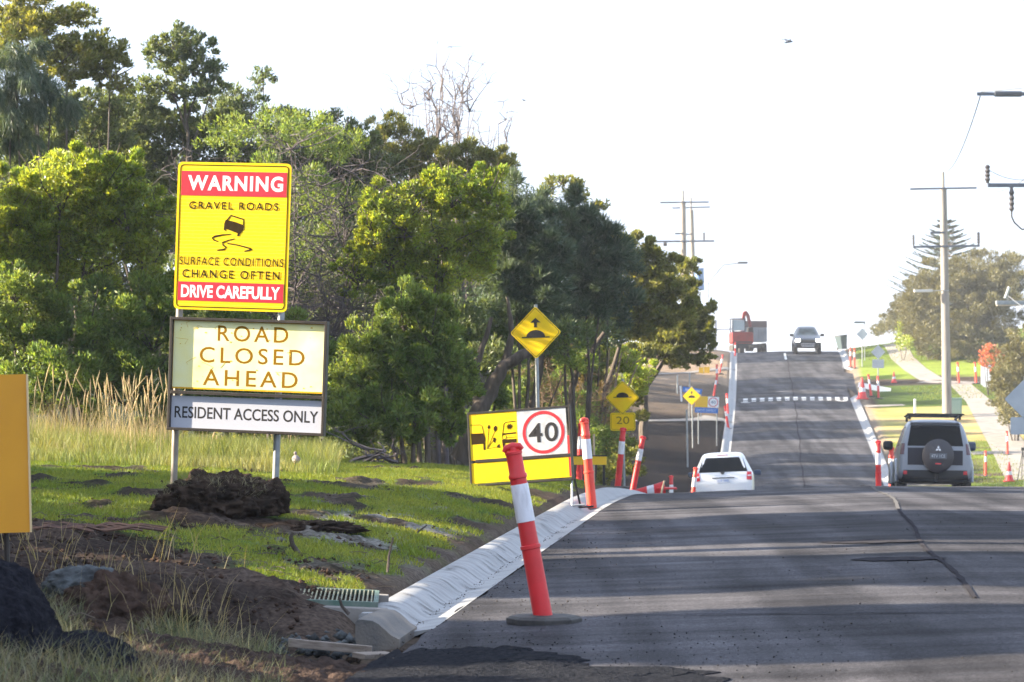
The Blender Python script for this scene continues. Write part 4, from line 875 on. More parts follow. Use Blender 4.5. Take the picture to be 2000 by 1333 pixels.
# grey pickup coming over the crest, headlights on
PG = mat('car_paint_grey', (.045, .06, .09), .35, metal=.2, coat=.2)
D = 213.; X = 578*D/F
pu = thing('pickup_truck', 'grey pickup coming over the far crest with its headlights on', 'pickup truck', (X, D, road_z(X, D)), (slope_at(X, D), 0, R(-3)))
_, bv = loft('body', [(.0, .55, .72, .85, .78, .70, 1.0), (.08, .45, .88, 1.0, .90, .80, 1.14), (.35, .42, .95, 1.08, .95, .84, 1.20), (1.3, .40, .95, 1.18, .94, .84, 1.28), (1.5, .40, .95, 1.2, .93, .78, 1.36), (2.15, .40, .95, 1.2, .93, .66, 1.80), (2.7, .40, .95, 1.2, .93, .67, 1.88), (3.5, .40, .95, 1.2, .93, .67, 1.86), (3.75, .42, .95, 1.2, .93, .70, 1.5), (3.85, .45, .94, 1.18, .93, .88, 1.26), (5.3, .5, .93, 1.15, .92, .88, 1.24)], PG, pu)
decal('windscreen', bv, [(-.74, 1.34), (.74, 1.34), (.60, 1.76), (-.60, 1.76)], 'y-', mat('screen_glass', (.07, .10, .11), .15, c2=(.012, .018, .022), scale=2.5, spec=.2), pu, n_=12)
decal('grille', bv, [(-.50, .88), (.50, .88), (.54, 1.08), (-.54, 1.08)], 'y-', TRM, pu, off=.03, th_=.03)
decal('lower_bumper', bv, [(-.80, .50), (.80, .50), (.78, .84), (-.78, .84)], 'y-', TRM, pu, off=.04, th_=.05)
decal('skid_plate', bv, [(-.42, .58), (.42, .58), (.50, .66), (-.50, .66)], 'y-', mat('skid_silver', (.5, .52, .56), .4), pu, off=.06)
decal('bumper_bar', bv, [(-.50, .74), (.50, .74), (.50, .80), (-.50, .80)], 'y-', mat('skid_silver', (.5, .52, .56), .4), pu, off=.07)
HL = mat('headlight_lit', (1, .93, .80), .3, emit=9.)
for sx in (-1, 1):
    decal('headlight', bv, [(sx*.72-.16, .94), (sx*.72+.16, .94), (sx*.72+.14, 1.10), (sx*.72-.14, 1.10)], 'y-', HL, pu, off=.035, th_=.03)
    for y in (.95, 4.1): wheel(pu, sx*.84, y, .40, .28)
    mb = MB(); mb.box((sx*1.10, 1.75, 1.30), (.26, .12, .2)); mb.tube([(sx*.9, 1.75, 1.26), (sx*1.05, 1.75, 1.28)], .03, 6); mb.build('mirror', TRM, pu, bevel=.05)
for ax in ('x-', 'x+'):
    for a, b in ((2.0, 2.75), (2.82, 3.5)): decal('side_window', bv, [(a, 1.3), (b, 1.3), (b, 1.7), (a+(.35 if a < 2.5 else 0), 1.7)], ax, GLS, pu, n_=5)
# tip truck and small excavator
D = 233.; s_ = D/F; X = 472*s_; zb = float(zr(D))+.1
tk = thing('truck', 'white tip truck parked just past the crest behind the red excavator', 'truck', (X, D, zb))
TW = mat('tray_white', (.24, .26, .29), .5, c2=(.17, .19, .21), scale=1.5); zt = lambda py: EYE+(HZ-py)*s_-zb
mb = MB(); mb.box((0, 2., (zt(668)+zt(640))/2), (2.1, 3.8, zt(640)-zt(668)), 0)
for x in (-.8, -.4, 0, .4, .8): mb.box((x, .07, (zt(668)+zt(640))/2), (.06, .06, zt(640)-zt(668)-.05), 0)
mb.build('tray', TW, tk, bevel=.02)
mb = MB()
for x, yy, a, b in ((0, .12, 2.1, .05), (-1.02, 2, .05, 3.7), (1.02, 2, .05, 3.7)): mb.box((x, yy, (zt(640)+zt(627))/2), (a, b, zt(627)-zt(640)-.01))
mb.build('tray_extension', mat('tray_rust', (.10, .07, .07), .7), tk)
mb = MB(); mb.box((0, 4.9, (zt(662)+zt(628))/2), (2.0, 1.6, zt(628)-zt(662))); mb.build('cab', TW, tk, bevel=.08)
mb = MB(); mb.box((0, 2.8, .72), (.8, 6.2, .3)); mb.box((0, .15, .70), (2.0, .12, .12)); mb.build('chassis', TRM, tk)
for sx in (-1, 1):
    for y in (1.0, 4.9): wheel(tk, sx*.88, y, .48, .4)
    mb = MB(); mb.box((sx*1.22, 5.1, zt(645)), (.16, .1, .5)); mb.tube([(sx*1.0, 5.1, zt(640)), (sx*1.22, 5.1, zt(640))], .025, 6); mb.build('mirror', TRM, tk)
D = 226.; s_ = D/F; X = 451*s_; zb = T(X-.5, D)+.22
ex = thing('excavator', 'small red excavator with folded boom parked on the left of the crest', 'excavator', (X, D, zb), (0, 0, R(4)))
ER = mat('digger_red', (.30, .022, .015), .5, c2=(.19, .016, .012), scale=2); zt = lambda py: EYE+(HZ-py)*s_-zb
for sx in (-.62, .62):
    mb = MB(); mb.tube([(sx, a, b) for a, b in ((.15, .25), (.0, .25))], .01, 4); P = [(.25*math.cos(a)+(0 if math.cos(a) < 0 else 1.7), .26+.25*math.sin(a)) for a in np.linspace(0, 2*math.pi, 17)[:-1]]
    mb.add([(sx-.17, a, b) for a, b in P]+[(sx+.17, a, b) for a, b in P], [tuple(range(16))[::-1], tuple(range(16, 32))]+[(i, (i+1) % 16, (i+1) % 16+16, i+16) for i in range(16)]); mb.build('track', RUB, ex)
mb = MB(); mb.box((0, .1, .42), (1.5, .15, .35)); mb.build('blade', TRM, ex, bevel=.02)
mb = MB(); zz = (.55, zt(655)+.15); mb.lathe([(.55, .5), (.62, .52), (.62, .58)], 20, (0, .9, 0)); mb.prism(rrect(0, (zt(672)+zt(649))/2, 1.62, zt(649)-zt(672), .15), .05, 1.8); mb.build('house', ER, ex, bevel=.06)
mb = MB(); mb.box((.02, .04, (zt(672)+zt(665))/2), (1.4, .06, .1)); mb.build('counterweight_grille', TRM, ex)
zc0, zc1 = zt(650), zt(624); mb = MB(); xa, xb = -.82, .22
for x in (xa+.04, xb-.04):
    for y in (.1, 1.3): mb.box((x, y, (zc0+zc1)/2), (.08, .08, zc1-zc0))
mb.box(((xa+xb)/2, .7, zc1+.03), (xb-xa+.04, 1.36, .08)); mb.box(((xa+xb)/2, .1, zc0+.05), (xb-xa, .08, .1)); cb_ = mb.build('cab', mat('cab_dark', (.04, .045, .06), .5), ex, bevel=.02)
mb = MB(); mb.box(((xa+xb)/2, .12, (zc0+zc1)/2+.05), (xb-xa-.16, .02, zc1-zc0-.2)); mb.build('cab_window', mat('cab_glass', (.30, .38, .42), .15), cb_)
mb = MB(); P = [(.30, zt(655)), (.26, zt(640)), (.30, zt(622)), (.38, zt(611)), (.50, zt(609))]
mb.stroke(P, [.28, .26, .24, .26, .24], 1.7, 2.0); mb.build('boom', ER, ex, bevel=.02)
mb = MB(); mb.stroke([(.46, zt(608)), (.66, zt(616)), (.80, zt(632)), (.84, zt(640))], [.22, .26, .22, .16], 1.72, 1.98); mb.build('stick', mat('digger_dark', (.20, .04, .04), .5), ex, bevel=.02)
mb = MB(); mb.prism([(.62, zt(640)), (1.0, zt(638)), (1.05, zt(650)), (.8, zt(658)), (.6, zt(650))], 1.5, 2.2); mb.build('bucket', TRM, ex, bevel=.03)

# ------------------------------------------------------------------ wheelie bins, cabinet, fence, gate
b = hit(1646, 686, 100); s_ = b.y/F
bn = thing('wheelie_bin', 'dark wheelie bin with a pale lid side tilted on the kerb at the crest', 'bin', (b.x, b.y, b.z), (0, R(-9), R(32)))
mb = MB(); h = 27*s_; mb.add([(x*w_, y*w_, z) for z, w_ in ((.05, .23), (h, .32)) for x, y in ((-1, -1), (1, -1), (1, 1.15), (-1, 1.15))], [(0, 1, 5, 4), (1, 2, 6, 5), (2, 3, 7, 6), (3, 0, 4, 7), (3, 2, 1, 0), (4, 5, 6, 7)]); mb.box((0, -.29, h*.55), (.03, .02, h*.7)); mb.box((-.15, -.27, h*.55), (.03, .02, h*.6)); mb.box((.15, -.27, h*.55), (.03, .02, h*.6)); mb.build('body', mat('bin_green', (.06, .09, .10), .5), bn, bevel=.02)
mb = MB(); mb.box((0, .03, h+.03), (.68, .76, .06)); mb.build('lid', mat('bin_lid', (.05, .055, .06), .5), bn, bevel=.02)
for sx in (-1, 1): mb = MB(); mb.tube([(sx*.24-.03, .3, .1), (sx*.24+.03, .3, .1)], .1, 12); mb.build('wheel', RUB, bn)
b = hit(1866, 812, 100)
mb = MB(); mb.box((0, 0, .45), (.66, .4, .95), 0); mb.box((0, 0, .95), (.72, .46, .06), 1); mb.box((0, -.21, .48), (.5, .02, .75), 1); o = mb.build('utility_cabinet', [mat('cabinet_green', (.22, .36, .30), .6), mat('cabinet_green_light', (.30, .44, .38), .6)], bevel=.015); o.location = b; tag(o, 'pale green utility cabinet right of the tall pale power pole', 'cabinet')
b = hit(1887, 823, 100); 
b = hit(1787, 810, 100); mb = MB(); mb.box((0, 0, .4), (.12, .12, .95)); o = mb.build('marker_post', WHT, bevel=.02); o.location = b; tag(o, 'thin white marker post above the roof of the silver four wheel drive', 'marker post')
a, c = hit(1921, 752, 100), hit(1944, 768, 100); 
fn = thing('fence', 'short white picket fence below the red bush at the right', 'fence', a); fm = mat('fence_white', (.62, .66, .74), .6)
d = (c-a); d.z = 0; N_ = 14; Lf = d.length
for k in range(N_): 
    mb = MB(); p = d*(k/(N_-1)); zz = T(a.x+p.x, a.y+p.y)-a.z; mb.box((p.x, p.y, zz+.75), (Lf/N_*.8, .05, 1.6-.03*k)); mb.build('picket', fm, fn)
mb = MB(); mb.tube([(0, .05, .5), (d.x, d.y+.05, T(c.x, c.y)-a.z+.5)], .04, 4); mb.tube([(0, .05, 1.2), (d.x, d.y+.05, T(c.x, c.y)-a.z+1.2)], .04, 4); mb.build('rail', fm, fn)
a = hit(1703, 667, 100); gt = thing('gate', 'small slatted timber barrier at the top of the footpath', 'gate', (a.x, a.y, a.z)); s_ = a.y/F
for k in range(4): mb = MB(); mb.box((12*s_, 0, (.15+.27*k)), (26*s_, .05, .12)); mb.build('rail', mat('gate_wood', (.16, .10, .08), .8), gt)
for x in (0, 13, 25): mb = MB(); mb.box((x*s_, .03, .55), (.1, .08, 1.15)); mb.build('post', mat('gate_wood', (.16, .10, .08), .8), gt)
mb = MB(); mb.box((0, 0, .55), (.12, .1, 1.25)); o = mb.build('marker_post', mat('post_pale', (.45, .42, .42), .7), bevel=.02); p = hit(1731, 668, 100); o.location = p; tag(o, 'pale post right beside the tall orange bollard at the path top', 'post')
# road survey tripod legs at the right edge
p = hit(1998, 940, 100); mb = MB()
for dx, dy in ((-.25, 0), (.25, .1), (0, .35)): mb.tube([(0, .1, 1.35), (dx, dy, 0)], .018, 6)
mb.box((0, .1, 1.42), (.12, .12, .14)); o = mb.build('tripod', TRM); o.location = p; tag(o, 'dark tripod legs beside the cone at the right edge', 'tripod')
# ------------------------------------------------------------------ foliage
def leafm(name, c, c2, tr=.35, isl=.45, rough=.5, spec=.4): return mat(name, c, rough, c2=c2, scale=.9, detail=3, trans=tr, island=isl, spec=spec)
LW = leafm('leaf_wattle_sunlit', (.15, .215, .03), (.28, .33, .055), .45, .5, .38, .6)  # brightness of sunlit foliage put into a lighter, yellower leaf colour
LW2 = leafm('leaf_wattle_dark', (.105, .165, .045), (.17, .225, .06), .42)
LB = leafm('leaf_back', (.08, .115, .058), (.12, .15, .062), .38)
LN = leafm('leaf_sheoak', (.052, .085, .062), (.078, .112, .07), .28, .35)
LO = leafm('leaf_olive', (.12, .14, .04), (.18, .185, .05), .4)
LR = leafm('leaf_hedge', (.095, .092, .042), (.145, .135, .06), .22, .3)
LRED = leafm('leaf_red', (.45, .10, .05), (.35, .14, .06), .3)
BARK = mat('bark', (.06, .045, .035), .9, c2=(.12, .095, .08), scale=3, stretch=(5, 5, 1), bump=.6)
TWG = mat('twig_grey', (.075, .06, .065), .9, c2=(.125, .105, .11), scale=2)
def unit(a): return a/np.maximum(np.linalg.norm(a, axis=-1, keepdims=True), 1e-6)
def pxb(B):
    """blobs given as (px, py, rx, ry, D[, depth]) in photo pixels at their real distance -> world ellipsoids"""
    out = []
    for b in B:
        px, py, rx, ry, D = b[:5]; s_ = D/F; dz = b[5] if len(b) > 5 else min(2.2, max(.5, rx*s_*.8)); p = at(px, py, D); out.append((p.x, p.y, p.z, rx*s_, dz, ry*s_))
    return out
def leaves(B, l, w_, dens=2.6, style='broad', rc=.30, inner=.35):
    Cs, As, Ws = [], [], []
    for (x, y, z, rx, ry, rz) in B:
        n = int(math.pi*rx*rz*dens*1.45/(.5*l*w_)); n = max(n, 60); K = max(10, int(9*(rx*rz*ry)**(2/3)/(rc*min(rx, rz, ry)+.02)**2*.16))
        K = min(K, 260)
        d = unit(rng.normal(size=(K, 3))); rr = rng.uniform(.62, 1.02, (K, 1)); cc = np.array((x, y, z))+d*rr*np.array((rx, ry, rz))
        rad = rc*(rx*ry*rz)**(1/3)*rng.uniform(.55, 1.15, K)
        k = rng.integers(0, K, n); o = rng.normal(size=(n, 3)); o = unit(o)*rng.uniform(.25, 1., (n, 1))**.5
        P = cc[k]+o*rad[k][:, None]*np.array((1, 1, .8)); ax = unit(o)+.6*d[k]
        m_ = int(n*inner); Pi = np.array((x, y, z))+unit(rng.normal(size=(m_, 3)))*rng.uniform(0, .75, (m_, 1))*np.array((rx, ry, rz))
        P = np.concatenate([P, Pi]); ax = np.concatenate([ax, rng.normal(size=(m_, 3))])
        if style == 'broad': A = unit(ax+np.array((0, 0, .7))+.5*rng.normal(size=ax.shape))
        elif style == 'needle': A = unit(ax*.5+np.array((.15, 0, -.9))+.35*rng.normal(size=ax.shape))
        elif style == 'spray': A = unit(ax*.8+np.array((0, 0, .45))+.35*rng.normal(size=ax.shape))
        else: A = unit(rng.normal(size=ax.shape))
        Wd_ = unit(np.cross(A, rng.normal(size=A.shape))); sz = rng.uniform(.6, 1.25, (len(P), 1))
        Cs.append(P); As.append(A*l*sz/2); Ws.append(Wd_*w_*sz/2)
    P, A, W = map(np.concatenate, (Cs, As, Ws))
    nrm = unit(np.cross(A, W))*np.linalg.norm(W, axis=1, keepdims=True)*.5
    V = np.stack([P-A, P+W+nrm, P+A, P-W+nrm], 1).reshape(-1, 3); Q = np.arange(len(P)*4).reshape(-1, 4)
    return V, Q
NL = [0]
def tree(label, name, cat, B, m, l, w_, dens=2.6, style='broad', trunks=(), group=None, rc=.30, base=None, world=False, inner=.35, twigs=0, bark=None):
    Bw = B if world else pxb(B); x = sum(b[0] for b in Bw)/len(Bw); y = sum(b[1] for b in Bw)/len(Bw); gz = T(x, y)
    t = thing(name, label, cat, (x, y, gz), group=group); V, Q = leaves(Bw, l, w_, dens, style, rc, inner); NL[0] += len(Q)
    V = V-np.array((x, y, gz)); link('crown', np_mesh('crown', V, Q), m, t)
    mb = MB(); bottom = min(b[2]-b[5] for b in Bw)
    if not trunks:
        trunks = []
        big = sorted(Bw, key=lambda b: -b[3]*b[5])[:4]; bx, by = x, y
        for b in big:
            p0 = Vector((bx+(b[0]-bx)*.15, by, T(bx, by)-.2)); p2 = Vector((b[0], b[1], b[2])); pm = p0.lerp(p2, .5)+Vector((random.uniform(-.2, .2), 0, .1)); trunks.append(((p0, pm, p2), .025+.015*b[3]))
    for P, r in trunks:
        P = [Vector(p)-Vector((x, y, gz)) for p in P]; Pn = []
        for a, b in zip(P, P[1:]):
            for s_ in range(4): Pn.append(a.lerp(b, s_/4)+Vector((random.uniform(-1, 1), random.uniform(-1, 1), 0))*r*.35)
        Pn.append(P[-1]); mb.tube(Pn, [r*(1.1-.75*i/(len(Pn)-1)) for i in range(len(Pn))], 9)
    for b in Bw:      # limbs reaching out into each clump of the crown
        for k in range(twigs):
            d = unit(rng.normal(size=(1, 3)))[0]; p0 = Vector((b[0]-x, b[1]-y, b[2]-b[5]*.6-gz)); p1 = Vector((b[0]-x+d[0]*b[3], b[1]-y+d[1]*b[4], b[2]-gz+abs(d[2])*b[5]*1.05)); pm = p0.lerp(p1, .5)+Vector((d[1], d[0], 0))*.15*b[3]
            mb.tube([p0, pm, p1], [.02, .012, .004], 4)
    mb.build('trunk', bark or BARK, t, smooth=True); return t
# --- left side, front row
gL = 'wattles and tea trees lining the left verge'
tree('sunlit yellow-green wattle bush left of the WARNING sign', 'wattle_bush', 'bush', [(120, 360, 120, 90, 46), (205, 345, 80, 70, 46), (250, 400, 85, 90, 46.3), (40, 400, 90, 80, 46), (-30, 450, 110, 120, 46), (170, 470, 150, 110, 46.6), (60, 520, 120, 110, 46.6), (285, 480, 60, 110, 46.6)], LW, .085, .028, 4.6, group=gL, rc=.24, twigs=5)
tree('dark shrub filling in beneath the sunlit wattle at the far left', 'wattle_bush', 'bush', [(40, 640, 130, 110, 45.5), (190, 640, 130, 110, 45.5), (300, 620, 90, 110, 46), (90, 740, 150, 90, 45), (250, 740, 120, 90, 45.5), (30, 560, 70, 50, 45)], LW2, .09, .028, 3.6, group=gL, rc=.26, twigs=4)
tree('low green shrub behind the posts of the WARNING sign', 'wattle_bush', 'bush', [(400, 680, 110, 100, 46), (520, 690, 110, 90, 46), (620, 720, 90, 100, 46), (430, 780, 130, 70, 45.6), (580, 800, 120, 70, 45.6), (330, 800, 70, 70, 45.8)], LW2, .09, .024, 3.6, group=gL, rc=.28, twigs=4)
tree('sunlit light green wattle between the bare shrub and the dark she-oaks', 'wattle_bush', 'bush', [(790, 410, 90, 70, 46.5), (880, 370, 80, 60, 46.5), (955, 375, 60, 60, 46.5), (730, 430, 50, 50, 46.3), (860, 450, 120, 70, 46.8), (760, 490, 80, 60, 46.8), (940, 460, 60, 60, 46.8), (700, 520, 55, 60, 46.8), (860, 530, 110, 50, 47)], LW, .075, .028, 3.6, group=gL, rc=.22, twigs=8, inner=.3)
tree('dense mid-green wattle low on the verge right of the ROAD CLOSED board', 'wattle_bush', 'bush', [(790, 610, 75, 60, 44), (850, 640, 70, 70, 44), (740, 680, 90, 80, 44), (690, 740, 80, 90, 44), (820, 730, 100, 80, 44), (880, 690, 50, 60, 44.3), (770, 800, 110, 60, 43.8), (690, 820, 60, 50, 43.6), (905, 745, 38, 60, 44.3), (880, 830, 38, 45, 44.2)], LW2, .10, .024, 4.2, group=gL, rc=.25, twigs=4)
# bare grey shrub
def twig_shrub(label, px, py, D, fans, n, r0, group, m=TWG, leafy=None, wander=.22, name='bare_shrub', mains=16, up=.45):
    b = at(px, py, D); b.z = T(b.x, b.y); t = thing(name, label, 'shrub', b, group=group); mb = MB(); M_ = []
    def go(s0, e, r, w_, n_=5, ns=4):
        P = []; off = Vector((0, 0, 0))
        for k in range(n_+1):
            q = k/n_; off = off+Vector((random.gauss(0, w_), random.gauss(0, w_), random.gauss(0, w_*.6)))/n_; P.append(s0.lerp(e, q)+off*(1 if k else 0))
        mb.tube(P, [r*(1-.75*k/n_) for k in range(n_+1)], ns, cap=False); return P
    for k in range(mains):
        f = fans[k % len(fans)]; e = at(f[0]+random.gauss(0, f[2]*.45), f[1]+random.gauss(0, f[3]*.3), D+random.uniform(-1, 1))-b
        mid = Vector((e.x*random.uniform(.2, .5)+random.gauss(0, wander), random.gauss(0, .3), e.z*random.uniform(.3, .5)))
        A = go(Vector((random.gauss(0, .2), random.gauss(0, .2), 0)), mid, r0*2, wander*2.2); Bp = go(A[-1], e, r0*1.0, wander*2.2); M_.append((A[2:]+Bp, r0))
    S_ = []
    for k in range(n//8):
        P, r = random.choice(M_); p = random.choice(P[1:]); d = Vector((random.gauss(0, .8), random.gauss(0, .6), random.gauss(up, .5))).normalized()*random.uniform(.5, 1.2)*wander*4.2; S_.append(go(p, p+d, r0*.55, wander*1.6, 4))
    for k in range(n):
        P = random.choice(S_); p = random.choice(P); d = Vector((random.gauss(0, .8), random.gauss(0, .7), random.gauss(.35, .6))).normalized()*random.uniform(.25, .8)*wander*3; go(p, p+d, r0*random.uniform(.16, .3), wander*.8, 3, 3)
    mb.build('branches', m, t)
    if leafy: V, Q = leaves(pxb(leafy), .08, .022, 1.0, 'broad', .3, .3); link('leaves', np_mesh('leaves', V-np.array(b), Q), LW2, t); NL[0] += len(Q)
    return t
twig_shrub('big leafless grey-purple shrub standing between the two sunlit wattles', 570, 860, 47.3, [(520, 380, 110, 90), (640, 340, 90, 80), (600, 450, 110, 110), (450, 330, 90, 60), (670, 450, 60, 100), (420, 450, 60, 120), (560, 560, 120, 80)], 4200, .020, gL, leafy=[(560, 250, 130, 40, 49), (650, 290, 80, 40, 49), (450, 270, 70, 40, 49), (560, 420, 150, 130, 48.6)])
# --- second row and the tall trees behind
gB = 'dark trees behind the left verge'
tree('tall sun-tipped tea tree in the top left corner', 'tea_tree', 'tree', [(40, 60, 110, 70, 56), (130, 110, 100, 60, 56), (60, 20, 90, 50, 56.5), (200, 90, 55, 35, 56), (215, 130, 50, 40, 56), (150, 30, 50, 25, 57), (235, 165, 30, 18, 56)], LO, .10, .035, 3.2, group=gB, rc=.25, twigs=4, inner=.3)
tree('dark drooping she-oak with brush-like foliage at the left edge', 'she_oak', 'tree', [(30, 160, 90, 80, 52), (100, 190, 60, 60, 52), (20, 240, 80, 70, 52)], LN, .32, .016, 3.2, 'needle', group=gB, rc=.4)
tree('open tea tree with sky showing through at the upper left', 'tea_tree', 'tree', [(150, 210, 90, 45, 58), (60, 300, 120, 60, 58), (180, 270, 90, 40, 58), (120, 350, 140, 60, 59), (230, 210, 40, 25, 58), (275, 190, 50, 28, 60), (90, 240, 90, 40, 59), (260, 240, 60, 40, 60)], LB, .10, .034, 3.0, group=gB, rc=.25, twigs=5, inner=.2)
tree('tall round-headed tea tree rising above the WARNING sign', 'tea_tree', 'tree', [(350, 80, 55, 34, 60), (395, 100, 40, 32, 60), (330, 110, 55, 28, 60), (375, 135, 65, 22, 60), (300, 92, 26, 14, 60), (420, 128, 22, 16, 60), (350, 180, 70, 20, 60), (300, 165, 40, 18, 60), (410, 170, 40, 20, 60)], LB, .095, .034, 2.8, group=gB, rc=.28, twigs=4, inner=.2,
     trunks=[((at(372, 420, 60), at(366, 260, 60), at(350, 120, 60)), .045), ((at(366, 230, 60), at(385, 180, 60), at(405, 110, 60)), .025), ((at(366, 260, 60), at(340, 190, 60), at(310, 110, 60)), .025), ((at(368, 300, 60), at(400, 220, 60), at(425, 140, 60)), .022)])
tree('broad dark tree mass filling the space above the sunlit wattle', 'tea_tree', 'tree', [(250, 240, 80, 50, 61), (330, 250, 90, 50, 61), (420, 250, 80, 55, 61), (300, 320, 110, 60, 61), (420, 320, 100, 60, 61), (200, 330, 120, 60, 61)], LB, .11, .038, 3.4, group=gB, rc=.26, twigs=2)
tree('small open tree crown poking up right of the round-headed tea tree', 'tea_tree', 'tree', [(515, 143, 24, 12, 62), (502, 158, 16, 10, 62), (440, 190, 50, 28, 62), (490, 205, 45, 35, 62), (470, 250, 60, 40, 62), (535, 155, 10, 6, 62)], LB, .11, .032, 2.0, group=gB, rc=.3, twigs=3, inner=.3)
tree('long low tree crown along the skyline above the bare shrub', 'tea_tree', 'tree', [(560, 245, 70, 35, 60), (640, 260, 70, 40, 60), (700, 275, 50, 30, 60), (600, 310, 120, 60, 61), (720, 320, 80, 60, 61)], LB, .11, .03, 3.6, 'spray', group=gB, rc=.26, twigs=3)
tree('pale feathery tree crown left of the bare tree on the skyline', 'tea_tree', 'tree', [(760, 250, 45, 28, 62), (800, 290, 60, 50, 62), (740, 300, 60, 50, 62), (860, 330, 80, 50, 62), (920, 320, 60, 50, 62), (960, 340, 60, 50, 62), (990, 320, 35, 30, 62)], LO, .13, .022, 3.2, 'spray', group=gB, rc=.28, twigs=3)
twig_shrub('bare tree with fine upright branches on the skyline', 875, 420, 64, [(830, 195, 40, 30), (875, 200, 36, 25), (905, 220, 26, 25), (800, 200, 18, 25)], 1500, .030, gB, mat('twig_pale', (.14, .115, .11), .9), wander=.2, name='bare_tree', mains=22, up=2.6)
twig_shrub('second smaller bare tree right of the upright one', 915, 420, 65, [(935, 250, 14, 24), (968, 290, 16, 18)], 500, .026, gB, mat('twig_pale', (.34, .29, .26), .9), wander=.2, name='bare_tree', mains=22, up=2.6)
tree('dark she-oak rising right behind the light green wattle', 'she_oak', 'tree', [(1010, 400, 60, 70, 54), (1000, 480, 80, 80, 54), (1060, 470, 70, 70, 54), (1030, 560, 100, 70, 54), (980, 560, 70, 60, 54)], LN, .22, .02, 4.2, 'spray', group=gB, rc=.32)
tree('feathery blue-green she-oak in the middle of the hedge line', 'she_oak', 'tree', [(1110, 420, 55, 60, 60), (1140, 490, 80, 70, 60), (1080, 520, 80, 80, 60), (1180, 530, 70, 55, 60), (1100, 590, 110, 50, 60), (1190, 590, 70, 50, 60), (1055, 400, 34, 30, 58), (1165, 450, 50, 35, 60), (1215, 510, 40, 30, 61)], LN, .24, .02, 4.2, 'spray', group=gB, rc=.32)
tree('sparse olive tree top above the she-oaks', 'gum_tree', 'tree', [(1095, 350, 32, 16, 72), (1130, 370, 30, 22, 72), (1150, 420, 40, 50, 72), (1175, 400, 16, 12, 72), (1070, 370, 20, 14, 72), (1190, 455, 30, 18, 72), (1225, 470, 20, 14, 72), (1180, 470, 40, 30, 73)], LO, .15, .045, 2.2, group=gB, rc=.3, twigs=3, inner=.3)
tree('large dark tree overhanging the second speed hump sign', 'tea_tree', 'tree', [(1230, 500, 60, 42, 74), (1285, 520, 60, 45, 74), (1220, 570, 90, 50, 74), (1310, 560, 60, 45, 75), (1270, 620, 90, 40, 75), (1190, 630, 80, 40, 74), (1120, 640, 80, 35, 73)], LO, .12, .04, 6.0, group=gB, rc=.28, twigs=0, trunks=[((at(1165, 880, 74), at(1185, 760, 74), at(1230, 620, 74)), .10)])
tree('olive-green tree whose edge overhangs the far left kerb', 'tea_tree', 'tree', [(1345, 520, 28, 22, 84), (1340, 570, 40, 30, 84), (1355, 620, 42, 40, 84), (1330, 660, 60, 35, 84), (1370, 670, 30, 30, 84), (1290, 680, 60, 22, 84), (1385, 640, 14, 25, 84), (1240, 690, 40, 22, 83), (1300, 640, 70, 40, 85), (1390, 600, 10, 14, 84), (1376, 700, 20, 12, 84), (1330, 705, 40, 14, 84)], LO, .12, .045, 6.0, group=gB, rc=.26, twigs=0, trunks=[((at(1255, 860, 84), at(1262, 760, 84), at(1300, 660, 84)), .13), ((at(1262, 760, 84), at(1300, 700, 84), at(1360, 640, 84)), .06)])
tree('sunlit yellow-green low branches above the second hump sign', 'wattle_bush', 'bush', [(1180, 690, 50, 40, 78), (1225, 705, 40, 30, 78), (1150, 665, 40, 25, 78), (1200, 750, 60, 40, 79), (1255, 730, 40, 30, 79)], LW, .11, .034, 2.6, group=gL, rc=.3, twigs=10, bark=mat('bark_pale', (.30, .22, .15), .9),
     trunks=[((at(1178, 830, 76.5), at(1200, 760, 76.5), at(1214, 690, 76.5)), .05), ((at(1178, 830, 76.5), at(1220, 770, 76.5), at(1246, 712, 76.5)), .045), ((at(1178, 830, 76.5), at(1185, 750, 76.5), at(1190, 680, 76.5)), .04)])
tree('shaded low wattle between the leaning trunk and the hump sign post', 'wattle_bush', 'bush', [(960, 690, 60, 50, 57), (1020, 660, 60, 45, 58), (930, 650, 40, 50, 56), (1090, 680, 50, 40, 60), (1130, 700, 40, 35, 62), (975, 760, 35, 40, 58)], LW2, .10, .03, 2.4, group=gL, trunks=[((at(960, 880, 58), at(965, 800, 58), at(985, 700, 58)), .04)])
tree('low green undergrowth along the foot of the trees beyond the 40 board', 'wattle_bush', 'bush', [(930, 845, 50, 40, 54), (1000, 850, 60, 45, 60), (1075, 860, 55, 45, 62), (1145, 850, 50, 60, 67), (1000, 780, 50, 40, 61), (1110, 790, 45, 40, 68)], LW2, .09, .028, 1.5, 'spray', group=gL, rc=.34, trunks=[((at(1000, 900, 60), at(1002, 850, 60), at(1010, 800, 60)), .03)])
# dark leaning trunks at the gap under the canopy
t = thing('tree_trunk', 'thick dark trunk leaning right in the gap beside the yellow 40 board', 'tree', at(900, 890, 50), group=gB)
o0 = t.location.copy(); o0.z = T(o0.x, o0.y); t.location = o0
def limb(P, r, m=BARK, nm='trunk', n=10):
    mb = MB(); Q_ = []
    for a, b in zip(P, P[1:]):
        for s_ in range(5): Q_.append(a.lerp(b, s_/5)+Vector((random.gauss(0, 1), random.gauss(0, 1), 0))*r*.12)
    Q_.append(P[-1]); mb.tube([p-o0 for p in Q_], [r*(1-.7*i/(len(Q_)-1)) for i in range(len(Q_))], n); return mb.build(nm, m, t, smooth=True)
limb([at(905, 900, 50), at(935, 800, 50), at(985, 715, 50), at(1080, 660, 50)], .20); limb([at(935, 800, 50), at(930, 720, 50), at(960, 620, 50)], .10, nm='limb'); limb([at(985, 715, 50), at(1000, 650, 50), at(990, 580, 50)], .08, nm='limb')
